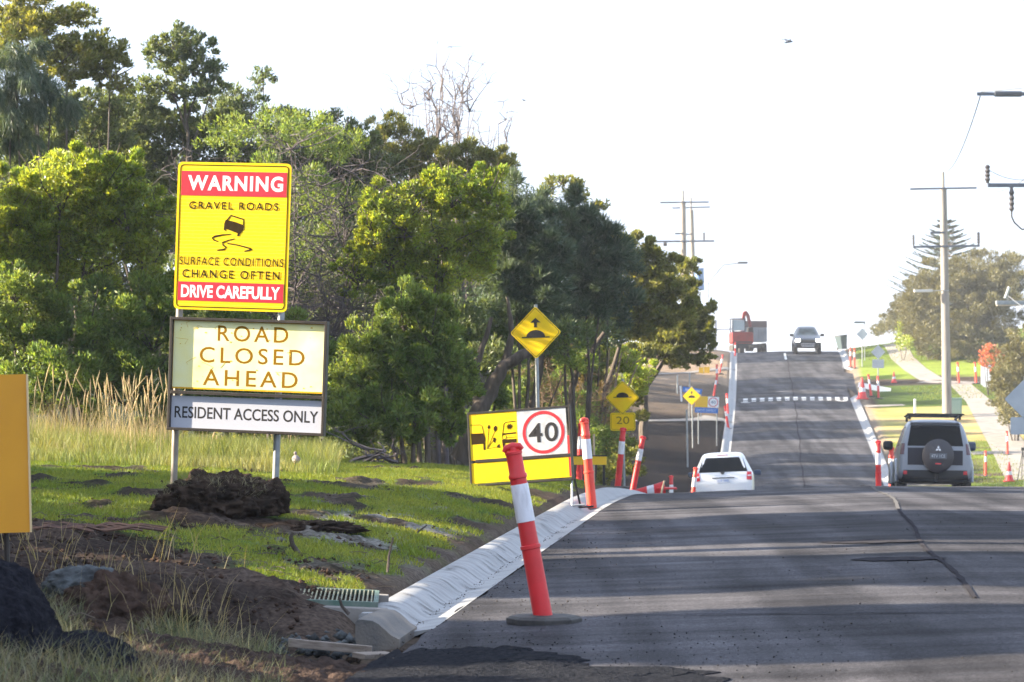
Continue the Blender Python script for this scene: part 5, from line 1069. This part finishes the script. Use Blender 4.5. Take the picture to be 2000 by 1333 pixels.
V, Q = leaves(pxb([(990, 640, 80, 50, 56), (1080, 650, 80, 40, 57), (920, 610, 70, 60, 53), (960, 690, 60, 30, 54)]), .12, .03, 2.2); link('crown', np_mesh('crown', V-np.array(o0), Q), LB, t); NL[0] += len(Q)
for P, r, lb in (([at(872, 885, 47.5), at(868, 790, 47.5), at(876, 700, 47.5)], .05, 'thin pale upright trunk left of the thick leaning one'), ([at(856, 885, 47), at(850, 800, 47), at(842, 740, 47)], .035, 'thinnest pale stem at the right edge of the dense wattle'), ([at(1010, 880, 60), at(1040, 790, 60), at(1060, 700, 60), at(1130, 640, 60)], .09, 'slender dark trunk behind the first hump sign post'), ([at(1120, 880, 62), at(1110, 800, 62), at(1128, 720, 62), at(1180, 650, 62)], .10, 'dark trunk between the two speed hump signs')):
    mb = MB(); Q_ = []
    for a, b in zip(P, P[1:]):
        for s_ in range(4): Q_.append(a.lerp(b, s_/4)+Vector((random.gauss(0, 1), 0, 0))*r*.2)
    Q_.append(P[-1]); o0 = Vector((P[0].x, P[0].y, T(P[0].x, P[0].y))); mb.tube([p-o0 for p in Q_], [r*(1-.6*i/(len(Q_)-1)) for i in range(len(Q_))], 8); mb.tube([(0, 0, -.1), tuple(Q_[0]-o0)], r, 8)
    o = mb.build('tree_trunk', TWG if 'pale' in lb else BARK, smooth=True); o.location = o0; tag(o, lb, 'tree', gB)
twig_shrub('brown twiggy undergrowth glowing in the gap behind the 40 board', 1060, 880, 68, [(1020, 740, 60, 60), (1090, 760, 80, 70), (1000, 830, 80, 40), (1150, 800, 50, 60), (1080, 680, 60, 30)], 1500, .018, gL, mat('twig_warm', (.17, .11, .065), .9), leafy=[(1040, 780, 110, 90, 69), (1140, 800, 80, 70, 69), (960, 820, 80, 60, 69), (1180, 860, 60, 40, 69)])
tree('brown sunlit scrub under the dark canopy behind the hump sign', 'scrub', 'bush', [(1000, 740, 60, 60, 72), (1100, 720, 70, 50, 73), (1060, 820, 90, 60, 72), (1150, 790, 60, 60, 74), (970, 840, 50, 40, 72)], leafm('leaf_brown', (.17, .12, .045), (.24, .20, .06), .4), .10, .03, .9, 'spray', group=gL, trunks=[((at(1060, 900, 65.5), at(1070, 800, 65.5), at(1100, 730, 65.5)), .03)], twigs=6)
tree('dark bank of scrub closing off the view behind the undergrowth', 'scrub', 'bush', [(980, 760, 120, 130, 76), (1110, 770, 110, 120, 77), (1200, 810, 60, 100, 80), (880, 780, 120, 110, 74), (1215, 900, 40, 50, 79), (1100, 900, 120, 50, 76)], LO, .14, .045, 2.6, group=gL, trunks=[((at(1000, 900, 76), at(1010, 800, 76), at(1040, 700, 76)), .06)])
twig_shrub('fallen dead branches under the dense wattle', 720, 890, 42.8, [(760, 860, 60, 14), (700, 850, 50, 14), (800, 880, 50, 8)], 60, .018, gL, name='dead_branch', wander=.1, mains=8)
# filler bush masses deeper in, so no bare ground shows between the trees
tree('deep dark thicket behind the whole left hedge', 'thicket', 'thicket', [(x_, y_, 190, 120, 70+abs(x_-500)*.004) for x_, y_ in ((0, 430), (200, 460), (420, 440), (640, 470), (850, 480), (0, 620), (220, 650), (450, 640), (680, 650), (880, 650), (1060, 620), (100, 330), (760, 400), (900, 470), (560, 380))], LB, .16, .05, 2.4, group=gB, rc=.3, trunks=[((at(500, 900, 71), at(500, 700, 71), at(520, 500, 71)), .1)])

# --- trees outside the picture on the left and up the hill: they shade the road
gS = 'trees left of the road beyond the hedge'
sh = [(-15, 3, 6.5, 3.5), (-14.5, 8.5, 6.5, 2.8), (-14, 13.2, 6.8, 2.6), (-13.8, 18.7, 7.2, 2.0), (-13.6, 24.5, 7.6, 2.6), (-13.3, 30.7, 7.6, 2.4), (-13, 33.0, 7.2, 1.3)]
for i, (x, y, h, r) in enumerate(sh):
    tree('shade tree off the left edge of the picture', 'shade_tree', 'tree', [(x, y, 3.2+T(x, y)*.4, 2., r, 2.6), (x+.6, y, h*.8+.8, 2.4, r*.97, 2.7)], LB, .2, .10, 7.5, group=gS, world=True)
for x, y, h, r in ((-3, 51, 4.2, 2.8), (-2.5, 57.5, 4.8, 3.2), (-4, 65, 5.2, 3.2), (-6, 92, 6, 4), (-5, 100.3, 6.5, 5), (-5, 111.3, 7.5, 5), (-5, 120.3, 9, 4.5), (-4, 127.3, 10, 4), (-4, 134.3, 10, 4), (-4, 141.3, 10, 4), (-4, 147.3, 10, 3), (-4, 158.8, 10, 3), (-3, 164.3, 10, 3), (-3, 176.8, 10, 3.6), (-3, 182.8, 10, 3.6), (-3, 188.8, 10, 3.6), (-3, 193.3, 10, 2.4), (0, 210.3, 10.5, 3.6), (0, 217.3, 10.5, 4)):
    g_ = T(x, y); nr_ = y < 70
    tree('tree on the slope behind the roadside hedge', 'shade_tree', 'tree', [(x-r*.2, y, g_+h*.45, r*.9, r, h*.36), (x-r*.4, y, g_+h*.76, r*.8, r*.85, h*.24)], LB if nr_ else LO, .12 if nr_ else .26, .04 if nr_ else .11, 2.6, group=gS, world=True)

tree('low hedge of scrub added off the left edge to shade the nearest verge', 'scrub', 'bush', [(-9.2+.3*math.sin(k*2.1), 10+k*1.5, 1.75, 1.0, 1.05, 1.45+.12*math.sin(k*1.7)) for k in range(16)], LB, .13, .06, 3.2, group=gS, world=True, trunks=[((Vector((-9.2, 20, 0)), Vector((-9.2, 20, 1)), Vector((-9.1, 20, 2))), .05)])  # unseen row added to keep the near verge out of the sun
tree('tall-stemmed shade tree off the left edge by the long grass', 'shade_tree', 'tree', [(-9.8, 41.3, 5.3, 1.9, 1.9, 1.8), (-11, 43.2, 5.3, 1.9, 1.8, 1.8)], LB, .16, .06, 3.6, group=gS, world=True)
# --- right side
gR = 'coastal shrubs on the right'
tree('big rounded olive-brown coastal shrub behind the tall pale pole', 'coastal_shrub', 'bush', [(1800, 590, 50, 60, 205, 4), (1840, 560, 60, 60, 205, 4), (1900, 545, 70, 55, 206, 4), (1870, 610, 90, 70, 203, 4), (1940, 600, 60, 90, 204, 4), (1830, 660, 60, 50, 201, 3), (1900, 680, 70, 45, 200, 3), (1970, 540, 40, 50, 206, 4), (1790, 640, 35, 40, 204, 3)], LR, .22, .06, 3.4, group=gR, rc=.2, inner=.3)
tree('smaller rounded shrub at the top of the footpath beyond the gate', 'coastal_shrub', 'bush', [(1765, 600, 28, 28, 216, 3), (1735, 630, 22, 20, 222, 3), (1775, 640, 28, 35, 212, 3), (1715, 645, 14, 12, 226, 2)], LR, .22, .06, 3.4, group=gR, rc=.22)
tree('bright green strip of shrub along the upper footpath', 'coastal_shrub', 'bush', [(1757, 655, 7, 30, 204, 1.5), (1770, 670, 14, 14, 200, 1.5)], LW, .2, .06, 2.4, group=gR)
tree('bushy olive shrub at the right edge above the footpath', 'coastal_shrub', 'bush', [(1975, 720, 40, 60, 152, 2.5), (2000, 680, 40, 50, 152, 2.5), (1960, 760, 35, 50, 151, 2), (1990, 790, 30, 40, 150, 2), (2010, 740, 50, 90, 152, 2.5), (1962, 810, 14, 20, 149, 1)], LR, .22, .06, 3.0, 'spray', group=gR, rc=.25, inner=.3)
tree('red-leaved bush above the white picket fence', 'red_bush', 'bush', [(1930, 690, 16, 20, 178, 1.2), (1945, 705, 16, 28, 178, 1.2), (1922, 708, 9, 14, 178, 1)], LRED, .2, .09, 2.4, group=gR)
t = tree('low rounded yellow-green shrub on the upper verge', 'coastal_shrub', 'bush', [(1737, 712, 9, 8, 205, .5)], leafm('leaf_lime', (.28, .36, .03), (.35, .40, .05)), .12, .04, 3, group=gR)
# Norfolk pine: tiers of upswept fronds
Dn = 235; s_ = Dn/F; bx = 848*s_; bz = float(zr(Dn)); tp = EYE+(HZ-418)*s_
t = thing('norfolk_pine', 'tall dark tiered pine behind the rounded shrubs', 'tree', (bx, Dn, bz)); mb = MB(); h = tp-bz
mb.tube([(0, 0, -.5), (0, 0, h)], [.35, .04], 8); Pp, Aa, Ww = [], [], []
for k in range(15):
    z = h*(.40+.58*k/15); Lb = (1-k/15.5)*4.6+.3
    for a in np.linspace(0, 2*math.pi, 8)[:-1]:
        a += k*.5; dx, dy = math.cos(a), math.sin(a); pts = [Vector((dx*Lb*q, dy*Lb*q, z+Lb*(.05*q+.22*q*q)-.1)) for q in (0, .35, .7, 1)]; mb.tube(pts, [.06, .045, .03, .015], 4)
        for i in range(70):
            q = random.uniform(.25, 1); p = pts[0].lerp(pts[3], q)+Vector((0, 0, -.12*Lb*q*(1-q)*2)); side = random.choice((-1, 1)); v = Vector((dx*.5-dy*side, dy*.5+dx*side, .55)).normalized(); lf = .5*(1.1-q*.6)
            Pp.append(p+v*lf*.5); Aa.append(v*lf*.5); Ww.append(Vector((dx, dy, .2)).normalized()*.05)
mb.build('trunk', BARK, t); P_, A_, W_ = map(np.array, (Pp, Aa, Ww)); link('crown', np_mesh('crown', np.stack([P_-A_, P_+W_, P_+A_, P_-W_], 1).reshape(-1, 3), np.arange(len(P_)*4).reshape(-1, 4)), LN, t)
print('leaves', NL[0])

# ------------------------------------------------------------------ grass
def blades(name, P, Hh, Wd_, lean, m, bend=.4, kind='stuff'):
    P = np.asarray(P); n = len(P); az = rng.uniform(0, 2*np.pi, n); ln = lean*rng.uniform(.2, 1, n); d = np.stack([np.cos(az)*ln, np.sin(az)*ln, np.ones(n)], 1); d = unit(d)*Hh[:, None]
    a2 = rng.uniform(0, np.pi, n); wv = np.stack([np.cos(a2), np.sin(a2)*.3, np.zeros(n)], 1)*Wd_[:, None]/2; bd = np.stack([np.cos(az), np.sin(az), -.4*np.ones(n)], 1)*(Hh*bend)[:, None]*ln[:, None]
    mid = P+d*.55; tip = P+d+bd
    V = np.stack([P-wv, P+wv, mid+wv*.8, mid-wv*.8, tip], 1).reshape(-1, 3); b = np.arange(n)[:, None]*5
    o = link(name, np_mesh(name, V, b+np.array([[0, 1, 2, 3]]), b+np.array([[3, 2, 4]])), m)
    if kind: o['kind'] = kind
    return o
GR = mat('grass_green', (.125, .175, .018), .6, c2=(.21, .235, .035), scale=.8, trans=.35, island=.4)
STRAW = mat('grass_straw', (.40, .33, .20), .7, c2=(.30, .25, .13), scale=1, trans=.3, island=.3)
GRM = mat('grass_mixed', (.15, .20, .045), .7, c2=(.30, .29, .12), scale=1.2, trans=.3, island=.4)
pts, hh = [], []
while len(pts) < 150000:
    Y = 19.5+26.5*random.random()**1.25; dl = .62+random.random()**1.1*7.5; X = float(xl(Y))-dl
    if dl > 1.5 and X/Y*F+1000 < -60: continue
    g = grassy(X, Y, dl)
    if g > .35 and random.random() < g: pts.append((X, Y, T(X, Y)+.0)); hh.append(random.uniform(.02, .055)*(1+.8*max(0, fbm(X, Y, 2., 7.))))
blades('verge_grass', pts, np.array(hh), rng.uniform(.005, .009, len(pts)), .9, GR)
def region_pts(n, pxa, pxb_, Da, Db, jit=0):
    out = []
    while len(out) < n:
        D = random.uniform(Da, Db); px = random.uniform(pxa, pxb_); X = (px-1000)*D/F
        if fbm(X, D, 1.2, 4.) > -.35 or jit: out.append((X, D, T(X, D)))
    return out
p = region_pts(30000, -40, 660, 35.6, 43); blades('tall_grass', p, rng.uniform(.15, .42, len(p))*np.array([1 if q[1] > 37 else .5 for q in p]), rng.uniform(.006, .012, len(p)), .5, GRM)
p = region_pts(1200, -30, 345, 38.5, 43); blades('dry_grass', p, rng.uniform(.35, .8, len(p)), rng.uniform(.004, .008, len(p)), .45, STRAW)
# long seed-head stalks, countable clumps of them read as one stand
mb = MB()
for i in range(90):
    D = random.uniform(37.5, 41); px = random.choice((random.uniform(60, 330), random.uniform(200, 335), random.uniform(200, 640))); X = (px-1000)*D/F; z = T(X, D); h = random.uniform(.7, 1.25) if px < 345 else random.uniform(.3, .6); l_ = random.gauss(0, .16); 
    P = [(X+l_*q*q*h, D, z+h*q) for q in (0, .4, .75, .88, 1)]; mb.tube(P, [.004, .003, .003, .011, .002], 5)
o = mb.build('seed_heads', STRAW); o['kind'] = 'stuff'
# blurred rough grass in the near left corner
p = []
while len(p) < 9000:
    D = random.uniform(13.2, 17.5); px = random.uniform(-60, 560); X = (px-1000)*D/F
    if fbm(X, D, 1.5, 14.) > -.2 and px < 620-(17.5-D)*20: p.append((X, D, T(X, D)-.01))
blades('rough_grass', p, rng.uniform(.06, .22, len(p)), rng.uniform(.003, .006, len(p)), .9, mat('grass_dull', (.10, .13, .06), .8, c2=(.24, .21, .14), scale=3, trans=.2, island=.5))
p = []
for cx_, cy_, n_ in ((-3.0, 19.4, 20), (-2.3, 20.5, 25), (-2.1, 18.2, 40), (-1.9, 17.2, 90), (-3.3, 21., 25), (-2.7, 18.6, 25)):
    for k in range(n_): X, Y = cx_+random.gauss(0, .22), cy_+random.gauss(0, .25); p.append((X, Y, T(X, Y)))
blades('dry_tufts', p, rng.uniform(.12, .42, len(p)), rng.uniform(.003, .006, len(p)), .6, STRAW)
# far verges: short bright grass fringes
for (xa, xb, Ya, Yb, n_) in ((17.5, 24, 126, 152, 5000), (24.0, 33, 176, 185, 2500), (24.5, 36, 201, 222, 6000)):
    p = []
    while len(p) < n_:
        X, Y = random.uniform(xa, xb), random.uniform(Ya, Yb)
        if X > xr(Y)+.7: p.append((X, Y, T(X, Y)))
    blades('far_grass', p, rng.uniform(.05, .14, n_), rng.uniform(.02, .05, n_), .8, mat('grass_far', (.15, .20, .03), .7, c2=(.21, .24, .05), scale=.6, trans=.3, island=.3))

# ------------------------------------------------------------------ thin haze, added to lift dark tones like veiling glare
mb = MB(); mb.box((300, 700, 6.5), (2600, 1900, 27)); hz = mb.build('haze', None); hz['kind'] = 'stuff'
hm = bpy.data.materials.new('haze'); hm.use_nodes = True; hm.node_tree.nodes.clear(); pv = hm.node_tree.nodes.new('ShaderNodeVolumePrincipled'); ho = hm.node_tree.nodes.new('ShaderNodeOutputMaterial')
pv.inputs['Density'].default_value = .00038; pv.inputs['Color'].default_value = (.86, .91, 1, 1); pv.inputs['Anisotropy'].default_value = .1
hm.node_tree.links.new(pv.outputs[0], ho.inputs['Volume']); hz.data.materials.clear(); hz.data.materials.append(hm)
# ------------------------------------------------------------------ mounds, rubble, pit, timber, birds, yellow board
def lump(name, label, c, r, m, amp=.25, freq=2.5, seed=0, cat='mound', sub=5, flat=.0, group=None, parent=None, fine=.06):
    bm = bmesh.new(); bmesh.ops.create_icosphere(bm, subdivisions=sub, radius=1)
    for v in bm.verts:
        p = v.co.copy(); q = Vector((p.x*r[0], p.y*r[1], p.z*r[2]))*(freq/(r[0]*r[1]*r[2])**(1/3))+Vector((seed, seed*2, -seed)); a = noise.fractal(q, .8, 2.1, 5)*amp+noise.fractal(q*5, .6, 2., 3)*fine
        p *= 1+a; v.co = Vector((p.x*r[0], p.y*r[1], max(p.z, -.4)*r[2]))
    me = bpy.data.meshes.new(name); bm.to_mesh(me); bm.free(); me.polygons.foreach_set('use_smooth', [True]*len(me.polygons))
    o = link(name, me, m, parent); o.location = c
    if label: tag(o, label, cat, group)
    return o
DIRT = mat('dirt_clod', (.060, .041, .030), .95, c2=(.024, .018, .014), scale=6, bump=1., bscale=25, detail=9, spec=.03)
DIRT2 = mat('dirt_red', (.085, .055, .042), .95, c2=(.035, .025, .02), scale=9, bump=1., bscale=30, detail=9, spec=.03)
MIX = mat('asphalt_pile', (.008, .008, .011), .9, c2=(.022, .022, .028), scale=25, bump=1., bscale=60, detail=9, spec=.03)
SLUR = mat('concrete_slurry', (.10, .11, .115), .85, c2=(.04, .042, .043), scale=9, bump=.8, bscale=30, detail=9, spec=.1)
def gl(px, D, dz=0.): X = (px-1000)*D/F; return Vector((X, D, T(X, D)+dz))
md = lump('dirt_mound', 'earth mound tufted with dry grass around the foot of the WARNING sign posts', at(425, 985, 26.3), (.55, .5, .25), DIRT, .32, 2.2, 3, sub=6)
md2 = lump('dirt_mound', 'dark clod of upturned soil at the right post of the WARNING sign', at(520, 985, 26.4), (.20, .25, .20), DIRT, .3, 2.5, 7)
lump('dirt_mound', 'low soil ridge running right from the foot of the sign mound', gl(600, 25.2), (.45, .35, .07), DIRT, .35, 3, 8)
p = []
for k in range(1500):
    a = random.uniform(0, 6.28); r = random.random()**.5*.95; x, y = r*math.cos(a)*.55, r*math.sin(a)*.45; p.append((md.location.x+x, md.location.y+y, md.location.z+.25*max(0, 1-r*r)**.5-.02))
blades('mound_grass', p, rng.uniform(.04, .14, len(p)), rng.uniform(.003, .005, len(p)), 1.6, mat('grass_dead', (.30, .24, .15), .8, c2=(.12, .12, .05), scale=5, island=.4), .8)
lump('asphalt_pile', 'black heap of loose asphalt in the bottom left corner', at(-70, 1330, 15.3), (.56, .6, .62), MIX, .12, 1.5, 2, sub=6, fine=.03)
lump('asphalt_pile', 'low toe of the black asphalt heap spreading right', at(130, 1325, 15.6), (.42, .4, .24), MIX, .14, 1.5, 6, fine=.03)
lump('dirt_clump', 'brown clump of soil right of the black asphalt heap', at(220, 1225, 17.4), (.36, .3, .30), DIRT2, .2, 2.2, 5, sub=6)
lump('concrete_lump', 'blue-grey crust of dried slurry on top of the brown soil clump', at(168, 1150, 17.6), (.24, .25, .13), SLUR, .2, 2.5, 9)
lump('dirt_clump', 'small soil lump against the right side of the brown clump', gl(320, 17.6), (.2, .2, .12), DIRT, .3, 2.5, 11)
# clods strewn over the bare earth
pts = []
for k in range(2600):
    D = random.uniform(15.5, 24.5); px = random.uniform(0, 820); X = (px-1000)*D/F; dl = float(xl(D))-X
    if dl > .75 and grassy(X, D, dl) < .3: pts.append(Vector((X, D, T(X, D)+.01)))
stones('soil_clods', pts, .008, .035, DIRT2)
pts = []
for k in range(900):
    D = random.uniform(22, 34); px = random.uniform(60, 900); X = (px-1000)*D/F; dl = float(xl(D))-X
    if dl > .75 and fbm(X, D, 2.2, 30) > .1: pts.append(Vector((X, D, T(X, D)+.012)))
stones('verge_clods', pts, .008, .028, DIRT)
mb = MB()
for k in range(260):      # roots, straw and bark litter
    D = random.uniform(16, 24.5); px = random.uniform(0, 760); X = (px-1000)*D/F; a = random.uniform(-.6, .6); L_ = random.uniform(.03, .16); z = T(X, D)+.03
    mb.tube([(X, D, z), (X+L_*.5*math.cos(a), D+L_*.4*math.sin(a), z+random.uniform(.0, .03)), (X+L_*math.cos(a), D+L_*math.sin(a), z-.005)], random.uniform(.0012, .003), 4)
o = mb.build('litter', mat('litter', (.11, .085, .065), .9, island=.5)); o['kind'] = 'stuff'
for px, py, D, lb in ((215, 0, 23.8, 'broken bark and roots lying in a line on the bare soil'),):
    mb = MB(); c = gl(95, 22.5)
    for k in range(26): a = random.gauss(0, .15); L_ = random.uniform(.15, .5); x = random.uniform(-.4, .5); y = random.uniform(-.3, .3); mb.tube([(x, y, .02), (x+L_*.5, y+a*.3, .05), (x+L_, y+a*.5, .02)], random.uniform(.005, .014), 5)
    o = mb.build('broken_branches', mat('bark_red', (.22, .12, .08), .9, c2=(.10, .06, .05), scale=8)); o.location = c; tag(o, lb, 'branches')
def stick(label, pts, r, m=BARK):
    P = [at(*q) for q in pts]; o0 = P[0]; mb = MB(); mb.tube([p-o0 for p in P], [r*(1-.35*i/(len(P)-1)) for i in range(len(P))], 7); o = mb.build('stick', m, smooth=True); o.location = o0; tag(o, label, 'stick')
stick('dark upright stub of root in the grass below the right sign post', [(585, 1085, 22.4), (572, 1065, 22.4), (568, 1050, 22.4), (572, 1040, 22.4)], .022)
stick('thin bent stick standing in the grass nearest the kerb', [(757, 1118, 21.6), (760, 1085, 21.6), (768, 1050, 21.6)], .011)
stick('short stick lying slanted on the sparse verge', [(815, 1040, 26), (834, 1026, 26)], .009)
stick('small dark root stub by the green drain grate', [(682, 1200, 18.2), (668, 1185, 18.2), (662, 1165, 18.2)], .012)
pts = []
for k in range(500):
    y = 14.5+random.random()*3.5; x = float(xl(y))+random.uniform(-.1, 1)*2.6; pts.append(Vector((x, y, road_z(x, y)+.01)))
stones('mix_crumbs', pts, .003, .009, MIX)
# --- drain pit: green grate in a concrete surround, kerb block, formwork timbers, rubble
gz = .155; a = at(505, 1163, 20.0); 
gr = thing('drain_grate', 'green-edged steel grate over the drain pit behind the kerb end', 'drain grate', (-1.27, 19.6, gz+.01), (R(2), R(2.6), R(2)))
w2, d2 = .38, .36; mb = MB()
for x, y, a_, b_ in ((0, -d2, 2*w2, .03), (0, d2, 2*w2, .03), (-w2, 0, .03, 2*d2), (w2, 0, .03, 2*d2)): mb.box((x, y, 0), (a_, b_, .035))
mb.build('frame', GRNM, gr)
for k in range(26): mb = MB(); x = -w2+.03+k*(2*w2-.06)/25; mb.box((x, 0, .003), (.009, 2*d2-.03, .03)); mb.build('bar', mat('grate_bar', (.30, .28, .17), .6, metal=.2, c2=(.14, .16, .11), scale=12), gr)
pt = thing('drain_pit', 'pale concrete surround under the green grate', 'drain pit', (-1.27, 19.6, gz+.01), (R(2), R(2.6), R(2)))
mb = MB(); mb.box((0, -d2-.05, -.10), (2*w2+.16, .09, .17)); mb.box((0, d2+.05, -.10), (2*w2+.16, .09, .17)); mb.box((-w2-.05, 0, -.1), (.07, 2*d2, .17)); mb.build('surround', conc2, pt, bevel=.006)
mb = MB(); mb.box((0, -d2-.08, -.235), (2*w2+.22, .16, .06)); mb.build('ledge', conc2, pt, bevel=.006)
mb = MB(); mb.box((0, .02, -.2), (2*w2, 2*d2, .06)); mb.build('floor_slab', BLK, pt)
# rounded precast end of the kerb
kb = []; n_ = 9
for i, (y, sx_, sh) in enumerate(((18.25, .95, .84), (18.5, .95, .86), (18.75, .92, .84), (19.0, .88, .82), (19.2, .84, .78))):
    xo = -.70+.085*(y-18.15)
    prof = [(0, -.10), (0, .0), (-.05, .03), (-.09, .07), (-.13, .11), (-.17, .135), (-.24, .145), (-.265, .142), (-.28, .12), (-.28, -.12)]
    kb.append([(xo+x*sx_, y, z*sh) for x, z in prof])
mb = MB(); k = len(kb[0]); mb.add([p for r_ in kb for p in r_], [(j*k+i, j*k+i+1, (j+1)*k+i+1, (j+1)*k+i) for j in range(4) for i in range(k-1)]+[tuple(range(k)), tuple(4*k+i for i in range(k))[::-1]])
o = mb.build('kerb_block', mat('block_concrete', (.22, .185, .15), .8, c2=(.11, .105, .10), scale=4, bump=.4, bscale=60), smooth=True); tag(o, 'curved precast concrete block ending the kerb beside the drain pit', 'kerb block')
for lb, c, d, rt in (('long formwork timber lying across the dark hole below the kerb block', (-1.08, 17.72, .005), (.50, .035, .05), (0, 5, -3)), ('short pale timber offcut leaning toward the camera at the hole', (-.80, 17.42, -.02), (.085, .40, .03), (-4, 8, -26))):
    mb = MB(); mb.box((0, 0, 0), d); o = mb.build('timber', TIM, bevel=.003); o.location = c; o.rotation_euler = [R(q) for q in rt]; tag(o, lb, 'timber')
pts = [Vector((random.uniform(-1.5, -.95), random.uniform(17.85, 18.8), random.uniform(-.12, .02))) for k in range(130)]; stones('rubble', pts, .02, .06, SLUR)
pts = [Vector((random.uniform(-1.7, -.6), random.uniform(16.6, 18.0), 0)) for k in range(260)]
for q in pts: q.z = T(q.x, q.y)+.005
stones('pit_clods', pts, .01, .04, DIRT)
# muddy spoil slope in front of the pit
def spoil(u, v):
    x = -2.2+u*1.75; y = 15.2+v*1.75; k = math.sin(math.pi*min(1, v))**.6*math.sin(math.pi*min(1, max(0, u)))**.7
    return (x, y, T(x, y)-.01+k*(.06+.10*(1-u))+(.04*noise.fractal(Vector((x*6, y*6, 1)), .9, 2., 5)+.015*noise.noise(Vector((x*40, y*40, 1))))*min(1, k*3))
o = sheet('spoil_bank', spoil, np.linspace(0, 1, 110), np.linspace(0, 1, 110), mat('spoil', (.075, .052, .042), .95, c2=(.030, .022, .019), scale=14, bump=1., bscale=45, detail=9, spec=.03)); struct(o)
# --- yellow board at the left edge, its shade put into an amber colour
D = 17.5; s_ = D/F; yb = thing('yellow_board', 'plain yellow board, shaded to amber in its colour, cut off by the left edge of the picture', 'sign board', Vector((-1000*s_-.06, D, T(-3.1, D))), (0, R(-1.4), R(8)))
zb = EYE+(HZ-1042)*s_-T(-3.1, D); zt_ = EYE+(HZ-733)*s_-T(-3.1, D); xb = 62*s_+.06
mb = MB(); mb.prism(rrect(xb-.45, (zb+zt_)/2, .9, zt_-zb, .01), -.02, .0, 0); mb.build('panel', mat('shaded_yellow', (.80, .36, .012), .5, c2=(.72, .31, .01), scale=2), yb)
mb = MB(); mb.box((xb+.003, -.01, (zb+zt_)/2), (.012, .034, zt_-zb)); mb.build('edge_strip', mat('board_edge', (.75, .55, .28), .5), yb)
for x in (xb-.8, xb-.14): mb = MB(); mb.tube([(x, .03, -.1), (x, .03, zb+.3)], .016, 8); mb.build('leg', FRM, yb, smooth=True)
# --- a dove on the verge and two birds in the air
b = gl(578, 36.3); b.z = EYE+(HZ-908)*36.3/F
dv = thing('dove', 'plump grey-pink dove standing on the verge beyond the sign', 'bird', b, (0, 0, R(100)))
bm = bmesh.new(); bmesh.ops.create_uvsphere(bm, u_segments=20, v_segments=14, radius=1)
for v in bm.verts:
    p = v.co; x = p.x*.075; w_ = .048*(1-.35*max(0, -p.x)); v.co = Vector((x, p.y*w_, .065+p.z*w_*1.05+p.x*.018))
    if p.x < -.55: v.co.x -= (-.55-p.x)*.12; v.co.z *= .96; v.co.y *= .75
    if p.x > .45 and p.z > .1: v.co.z += (p.x-.45)*.075; v.co.y *= .72
me = bpy.data.meshes.new('body'); bm.to_mesh(me); bm.free(); me.polygons.foreach_set('use_smooth', [True]*len(me.polygons))
DV = mat('dove_plumage', (.26, .21, .20), .8, c2=(.19, .165, .165), scale=25); link('body', me, DV, dv)
mb = MB(); mb.lathe([(.001, -.022), (.014, -.018), (.020, -.006), (.021, .004), (.016, .016), (.001, .022)], 12, (.062, 0, .138)); mb.build('head', DV, dv, smooth=True)
mb = MB(); mb.tube([(.080, 0, .137), (.096, 0, .133)], [.004, .001], 6); mb.build('beak', BLK, dv)
for sy in (-1, 1): mb = MB(); mb.tube([(.005, sy*.015, .03), (.008, sy*.018, .0)], .003, 5); mb.build('leg', mat('dove_leg', (.4, .08, .06), .6), dv)
for sy in (-1, 1): mb = MB(); mb.add([(.03, sy*.044, .085), (-.02, sy*.050, .090), (-.12, sy*.018, .055), (-.03, sy*.049, .045), (.02, sy*.044, .055), (-.02, sy*.052, .068)], [(0, 1, 5), (1, 2, 5), (2, 3, 5), (3, 4, 5), (4, 0, 5)]); mb.build('wing', mat('dove_wing', (.25, .21, .20), .8), dv)
for px, py, D, sp, yw, lb in ((1540, 83, 90, .32, 20, 'gull gliding high over the road, the larger bird'), (1024, 197, 110, .18, -30, 'tiny dark bird over the tree line')):
    mb = MB(); mb.tube([(-.5*sp, 0, 0), (-.2*sp, 0, .02*sp), (.3*sp, 0, .02*sp), (.5*sp, 0, 0)], [.01*sp, .09*sp, .08*sp, .01*sp], 8)
    for s2 in (-1, 1): mb.add([(.25*sp, s2*.05*sp, .03*sp), (-.12*sp, s2*.05*sp, .03*sp), (-.22*sp, s2*.6*sp, .32*sp), (.05*sp, s2*.55*sp, .33*sp), (-.45*sp, s2*1.1*sp, .12*sp), (.25*sp, s2*.05*sp, .0), (-.12*sp, s2*.05*sp, .0)], [(0, 1, 2, 3), (3, 2, 4), (5, 6, 2, 3)])
    o = mb.build('bird', mat('bird_grey', (.12, .13, .16), .7), smooth=True); o.location = at(px, py, D); o.rotation_euler = (R(8), R(-10), R(yw)); tag(o, lb, 'bird')
